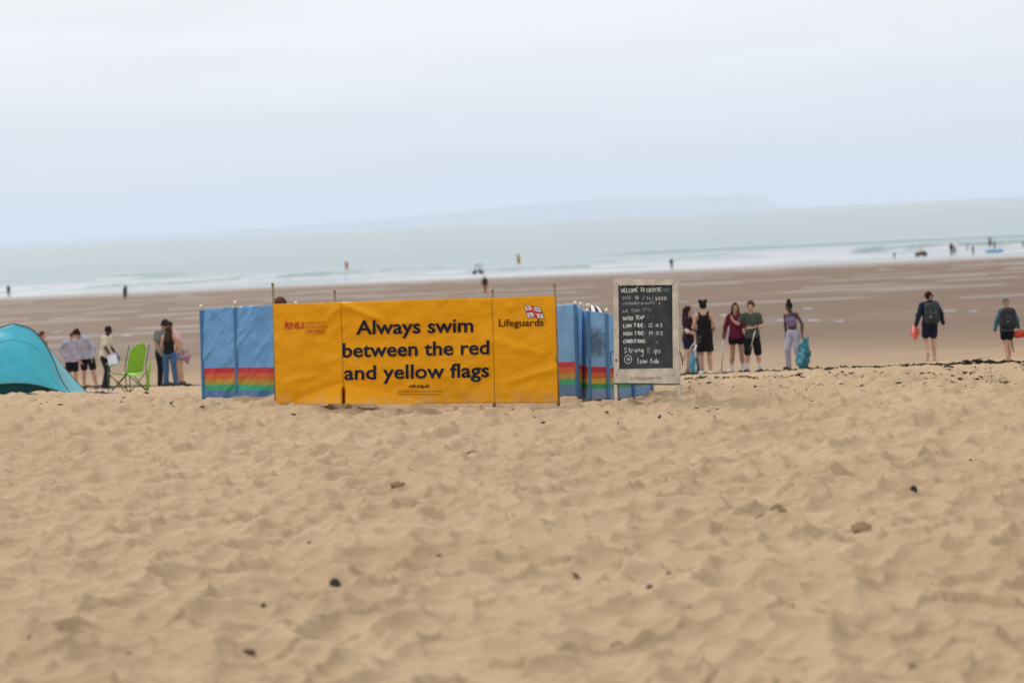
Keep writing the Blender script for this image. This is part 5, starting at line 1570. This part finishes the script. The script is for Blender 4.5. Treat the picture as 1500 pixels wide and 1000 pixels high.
for sg in (-1, 1):
    mb = MB(); mb.tube([(-.5, sg * .80, .30), (-.2, sg * .84, .27), (.2, sg * .84, .27), (.5, sg * .80, .30)], .02, 6); mb.build('grab_line', M_CAP, fb)

M_TYRE = plain('tyre_rubber', (.015, .015, .015), .85, .2)
M_RIM = plain('wheel_rim_grey', (.20, .20, .21), .5, .1)
def wheel(parent, c, r, w):
    mb = MB(); mb.lathe([(r * .55, -w / 2), (r * .9, -w / 2), (r, -w * .3), (r, w * .3), (r * .9, w / 2), (r * .55, w / 2), (r * .5, 0), (r * .55, -w / 2)], c, 'Y', 18)
    t = mb.build('wheel', M_TYRE, parent)
    mb = MB(); mb.lathe([(0, -w * .35), (r * .3, -w * .38), (r * .54, -w * .3), (r * .54, w * .3), (r * .3, w * .38), (0, w * .35)], c, 'Y', 14)
    mb.build('rim', M_RIM, t)
# quad bike with its rider
x, y = ground(1349.5, 375.5)
qz = max(T(x, y), SEAZ)
Q = empty('quad_bike', (x, y, qz - .02), R(8)); tag(Q, 'black quad bike with a rider in yellow at the water\'s edge', 'quad bike')
M_QB = plain('quad_black_plastic', (.018, .018, .02), .45, .15)
for sx in (-.68, .68):
    for sy in (-.45, .45):
        wheel(Q, (sx, sy, .30), .31, .24)
sdf_obj('body', [('c', v3(-.75, 0, .62), v3(.25, 0, .66), .15, .17), ('c', v3(.25, 0, .66), v3(.85, 0, .72), .19, .13), ('c', v3(-.6, 0, .42), v3(.6, 0, .42), .15, .15)], M_QB, Q, .03, .06)
for sx in (-.68, .68):
    for sy in (-.45, .45):
        sdf_obj('mudguard', [('c', v3(sx - .22, sy, .66), v3(sx + .22, sy, .68), .12, .12, v3(0, 0, 1), .4)], M_QB, Q, .03, .04)
for sx, nm in ((-.85, 'rear_rack'), (.72, 'front_rack')):
    mb = MB()
    for yy in (-.28, 0, .28): mb.tube([(sx - .22, yy, .86), (sx + .22, yy, .88)], .02, 6)
    mb.tube([(sx - .22, -.28, .86), (sx - .22, .28, .86)], .02, 6); mb.tube([(sx + .22, -.28, .88), (sx + .22, .28, .88)], .02, 6)
    mb.build(nm, M_QB, Q)
mb = MB(); mb.tube([(.38, -.38, 1.02), (.46, -.12, .98), (.46, .12, .98), (.38, .38, 1.02)], .022, 6); mb.tube([(.46, 0, .98), (.52, 0, .72)], .03, 6); mb.build('handlebar', M_QB, Q)
mb = MB(); mb.ball((.93, -.13, .74), (.05, .07, .06)); mb.build('headlight', M_CAP, Q)
mb = MB(); mb.ball((.93, .13, .74), (.05, .07, .06)); mb.build('headlight', M_CAP, Q)
person('rider in yellow top and red shorts sitting on the quad bike', 1350, 0, 0, R(98), 'tan', ('short', 'brown'), ('tee', 'lifeguard_yellow', (.72, .50, .03)), ('shorts', 'lifeguard_red', (.50, .03, .03), .8), None,
       place=(x - .12, y, qz - .10), size=1.72, h=.03, pose=dict(R_knee=(-.34, -.32, .74), R_ankle=(-.36, -.22, .36), L_knee=(.34, -.32, .74), L_ankle=(.36, -.22, .36), R_elbow=(-.30, -.22, 1.18), R_wrist=(-.30, -.46, 1.12), L_elbow=(.30, -.22, 1.18), L_wrist=(.30, -.46, 1.12)), lean=(.12, 0))

# white lifeguard buggy
x, y = ground(700.3, 401.5)
bz = max(T(x, y), SEAZ)
B = empty('beach_buggy', (x, y, bz - .02), R(172)); tag(B, 'pale open-sided beach buggy with roof rack parked in the surf above the banner', 'buggy')
M_BW = plain('buggy_white', (.55, .56, .55), .4, .1)
for sx in (-.74, .74):
    for sy in (-.55, .55):
        wheel(B, (sx, sy, .31), .33, .24)
mb = MB(); mb.box((-.62, -.52, .42), (.62, .52, .62), bev=.06); mb.build('chassis', M_QB, B)
mb = MB(); mb.box((.42, -.56, .62), (1.05, .56, .92), bev=.09); mb.build('bonnet', M_BW, B)
mb = MB(); mb.box((-1.05, -.56, .62), (-.42, .56, .98), bev=.06); mb.build('cargo_bed', M_BW, B)
for yy in (-.28, .28):
    mb = MB(); mb.box((-.38, yy - .22, .60), (.05, yy + .22, .78), bev=.04); mb.box((-.42, yy - .22, .70), (-.28, yy + .22, 1.25), bev=.04); mb.build('seat', M_QB, B)
for sy in (-.54, .54):
    mb = MB(); mb.tube([(.55, sy, .90), (.22, sy, 1.72), (-.40, sy, 1.76), (-.52, sy, .95)], .035, 8); mb.build('roll_bar', M_QB, B)
mb = MB(); mb.box((-.55, -.60, 1.78), (.35, .60, 1.84), bev=.02); mb.build('roof', plain('roof_grey', (.30, .31, .30), .6), B)
mb = MB()
for sy in (-.5, 0, .5): mb.tube([(-.9, sy, 1.92), (.6, sy, 1.92)], .03, 6)
mb.tube([(-.5, -.5, 1.92), (-.5, .5, 1.92)], .03, 6); mb.tube([(.3, -.5, 1.92), (.3, .5, 1.92)], .03, 6)
mb.build('roof_rack', M_QB, B)
mb = MB(); mb.tube([(-.85, -.5, .9), (-.88, -.5, 2.1)], .03, 6); mb.build('aerial', M_QB, B)
mb = MB(); mb.sheet(lambda u, v: (.52 - .28 * v, (u - .5) * 1.02, .93 + .72 * v), 2, 2); solidify(mb.build('windscreen', plain('windscreen_glass', (.12, .15, .15), .1, 0, 5, 0), B), .02)

def flag(label, px, foot, top, cols, w, fh, seed):
    x, y = ground(px, foot)
    z = max(T(x, y), SEAZ)
    H = (foot - top) / FPX * y
    r = empty('beach_flag', (x, y, z - .1)); tag(r, label, 'flag', 'red and yellow bathing flags')
    mb = MB(); mb.tube([(0, 0, 0), (0, 0, H)], [.04, .03], 8); mb.build('pole', M_POLEL, r)
    for i, c in enumerate(cols):
        n = len(cols)
        z1, z0 = H - fh * i / n, H - fh * (i + 1) / n
        mb = MB(); mb.sheet(lambda u, v: (.04 + w * u, .10 * math.sin(u * 7 + seed + v) * u, z0 + (z1 - z0) * v - .25 * u * u * fh), 14, 6)
        solidify(mb.build('flag_half', plain(c[0], c[1], .7, .1, 6, .2, 20, .3, .25), r), .012)
flag('orange red bathing flag on a pole in the surf above the banner\'s lettered end', 506.5, 408, 382.5, [('flag_half_red', (.55, .06, .04)), ('flag_half_yellow', (.60, .36, .05))], .55, 1.5, 1)
flag('yellow bathing flag on a pole in the surf beside the pale buggy', 758.5, 402, 371, [('flag_half_gold', (.62, .38, .05)), ('flag_half_rust', (.40, .20, .06))], .55, 1.7, 2)

# ------------------------------------------------------------------ strand line and litter on the sand
def lumps(P, SCL, seed, flat=.5):
    """many small irregular chips: six points, eight faces each"""
    rs = np.random.default_rng(seed)
    n = len(P)
    base = np.array([(1, 0, 0), (0, 1, 0), (-1, 0, 0), (0, -1, 0), (0, 0, 1), (0, 0, -1)], float)
    V = base[None] * (1 + rs.uniform(-.35, .35, (n, 6, 1)))
    V = V * SCL[:, None, :]
    a = rs.uniform(0, 2 * math.pi, n); t = rs.normal(0, .25, n)
    c, s = np.cos(a)[:, None], np.sin(a)[:, None]
    z = V[:, :, 2] + V[:, :, 0] * np.sin(t)[:, None]
    X, Y = V[:, :, 0] * c - V[:, :, 1] * s, V[:, :, 0] * s + V[:, :, 1] * c
    V = np.stack([X, Y, z], -1) + P[:, None, :]
    f = np.array([(0, 1, 4), (1, 2, 4), (2, 3, 4), (3, 0, 4), (1, 0, 5), (2, 1, 5), (3, 2, 5), (0, 3, 5)])
    F = (f[None] + (np.arange(n) * 6)[:, None, None]).reshape(-1, 3)
    return V.reshape(-1, 3), F
M_WEED = plain('seaweed', (.022, .015, .010), .95, .4, 4, .3, 30, .05)
M_TWIG = plain('driftwood', (.10, .066, .042), .9, .35, 12, .4, 40, .1)
M_CLOD = plain('damp_sand_clod', (.26, .178, .108), .95, .3, 8, .6, 40, .1)
def along(path, n, spread, seed):
    rs = np.random.default_rng(seed)
    W_ = np.array([ground(*p) for p in path])
    t = rs.uniform(0, len(W_) - 1, n)
    i = np.minimum(t.astype(int), len(W_) - 2); f = (t - i)[:, None]
    p = W_[i] * (1 - f) + W_[i + 1] * f
    dens = fbm(p[:, 0] * .9, p[:, 0] * 0 + seed, 700 + seed, 3)
    p[:, 1] += rs.normal(0, 1, n) * spread * (.3 + 1.3 * dens) + .8 * (fbm(p[:, 0] * .5, p[:, 0] * 0, 720, 2) - .5)
    keep = rs.uniform(0, 1, n) < smooth(.25, .6, dens) + .12
    return p[keep], rs
def litter(name, label, paths, cnt, spread, size, mat, seed, cat='seaweed', high=.05):
    VV, FF, b = [], [], 0
    for j, path in enumerate(paths):
        p, rs = along(path, cnt[j], spread, seed + j)
        L = rs.gamma(2.0, size / 2, len(p)) + size * .3
        S_ = np.stack([L, L * rs.uniform(.25, .6, len(p)), np.minimum(L * rs.uniform(.15, .35, len(p)), high)], -1)
        z = Ts(p[:, 0], p[:, 1]) + S_[:, 2] * .45
        V, F = lumps(np.stack([p[:, 0], p[:, 1], z], -1), S_, seed + j)
        VV.append(V); FF.append(F + b); b += len(V)
    o = obj(name, np.concatenate(VV), np.concatenate(FF), mat, None, False)
    tag(o, label, cat, kind='stuff')
SL = [[(-160, 573), (-60, 570), (60, 567), (150, 566), (225, 565.5), (300, 565), (420, 562)], [(940, 552), (1000, 550), (1100, 545.5), (1200, 541), (1330, 537.5), (1500, 531), (1640, 525)]]
litter('strand_line', 'dark broken line of seaweed washed up along the beach', SL, [1700, 3900], .5, .042, M_WEED, 1, 'seaweed', .028)
litter('tide_litter', 'scattered bits of dry weed and twig over the upper sand', [[(1000, 556), (1120, 553), (1300, 548), (1500, 540)], [(1000, 570), (1150, 567), (1320, 562), (1500, 556)], [(640, 600), (900, 600), (1200, 590), (1500, 580)], [(-20, 584), (200, 583), (420, 597)]], [900, 620, 160, 120], 1.1, .022, M_TWIG, 20)
# sparse specks over the near sand
rs = np.random.default_rng(5)
pp = np.array([ground(px, py) for px, py in zip(rs.uniform(-100, 1600, 70), rs.uniform(610, 990, 70))])
L = rs.gamma(2.0, .005, 70) + .004
V, F = lumps(np.stack([pp[:, 0], pp[:, 1], Ts(pp[:, 0], pp[:, 1]) + L * .3], -1), np.stack([L, L * .5, L * .4], -1), 9)
tag(obj('sand_specks', V, F, M_TWIG, None, False), 'tiny dark specks of debris on the near sand', 'debris', kind='stuff')

def rough_lump(name, label, cat, px, py, w, hpx, mat, seed, rz=0.0, long=1.0, rise=.5, group=None):
    """an irregular piece about w by hpx photo pixels across, lying on the sand"""
    x, y = ground(px, py + hpx / 2)
    a, c = w / FPX * y / 2, hpx / FPX * y / 2
    rs = np.random.default_rng(seed)
    z = T(x, y)
    prims = [('e', v3(0, 0, c * rise), v3(a, a * long, c), I3)]
    for i in range(7):
        prims.append(('e', v3(*(rs.uniform(-.75, .75, 3) * v3(a, a * long, c * .6))) + v3(0, 0, c * rise), v3(*(rs.uniform(.22, .5, 3) * v3(a, a * long, c))), rotm('Z', rs.uniform(0, 3))))
    o = sdf_obj(name, prims, mat, None, max(min(a, c) / 6, .003), min(a, c) * .25, crumple=min(a, c) * .8)
    o.location = (x, y, z - c * .4); o.rotation_euler = (0, 0, rz)
    tag(o, label, cat, group)
M_STONE = plain('dark_stone', (.045, .038, .034), .85, .3, 30, .5, 80, .2)
rough_lump('stone', 'chunky dark stone alone on the near sand below the red lettering', 'stone', 490, 843, 19, 16, M_STONE, 1)
rough_lump('driftwood_piece', 'short dark stick on the sand below the words yellow flags', 'driftwood', 640, 828.5, 16, 7, M_STONE, 2, .2, .4)
rough_lump('stone', 'small dark pebble on the sand below the chalkboard', 'stone', 952, 857, 11, 8, M_STONE, 3)
rough_lump('sand_clod', 'long brown clod of damp sand below the middle of the banner', 'sand clod', 583, 712, 25, 11, M_CLOD, 4, -.4, .5)
rough_lump('driftwood_piece', 'dark curled leaf-like scrap on the sand below the walking lifeguard', 'driftwood', 1338, 714, 13, 13, M_STONE, 5, .4, .5)
rough_lump('sand_clod', 'biggest brown sand clod, beside the curled dark scrap', 'sand clod', 1262, 757, 30, 21, M_CLOD, 6)
rough_lump('sand_clod', 'rounded brown sand clod among the fresh footprints', 'sand clod', 1116, 749, 22, 13, M_CLOD, 7)
rough_lump('sand_clod', 'brown sand clod uppermost of those among the fresh footprints', 'sand clod', 1139, 735, 22, 17, M_CLOD, 8)
rough_lump('sand_clod', 'grey brown heap of sand below the Lifeguards word', 'sand clod', 691, 659, 21, 12, M_CLOD, 9)
rough_lump('driftwood_piece', 'thin twig on end at the edge of the sand, under the last lifeguard', 'driftwood', 1479, 745, 4, 12, M_STONE, 10)
rough_lump('driftwood_piece', 'thin dark stick lying near the rainbow windbreak\'s foot', 'driftwood', 352, 613, 15, 3, M_STONE, 11, .15, .25)
rough_lump('driftwood_piece', 'dark woody bit beside the creased windbreak and banner corner', 'driftwood', 429, 611, 10, 5, M_STONE, 12)
rough_lump('driftwood_piece', 'blurred brown stick on the closest sand, bottom of the picture', 'driftwood', 362, 942, 26, 9, M_TWIG, 13, .1, .4)
rough_lump('sand_clod', 'blurred brown lump on the closest sand below the tent', 'sand clod', 188, 950, 19, 18, M_CLOD, 14)
rough_lump('sand_clod', 'blurred brown lump on the closest sand below the chalkboard', 'sand clod', 905, 929, 24, 15, M_CLOD, 15)
rough_lump('stone', 'small dark pebble near the bottom edge of the sand', 'stone', 210, 995, 9, 8, M_STONE, 16)
rough_lump('seaweed_clump', 'dark heap of seaweed beside the blue sack', 'seaweed', 1216, 538, 20, 8, M_WEED, 17, 0, .8)
rough_lump('seaweed_clump', 'black heap of seaweed under the lifeguard in the blue jacket', 'seaweed', 1492, 533, 32, 8, M_WEED, 18, 0, .6)
rough_lump('seaweed_clump', 'low dark seaweed heap between the two lifeguards', 'seaweed', 1387, 536.5, 20, 5, M_WEED, 19, 0, .8)
build_haze()
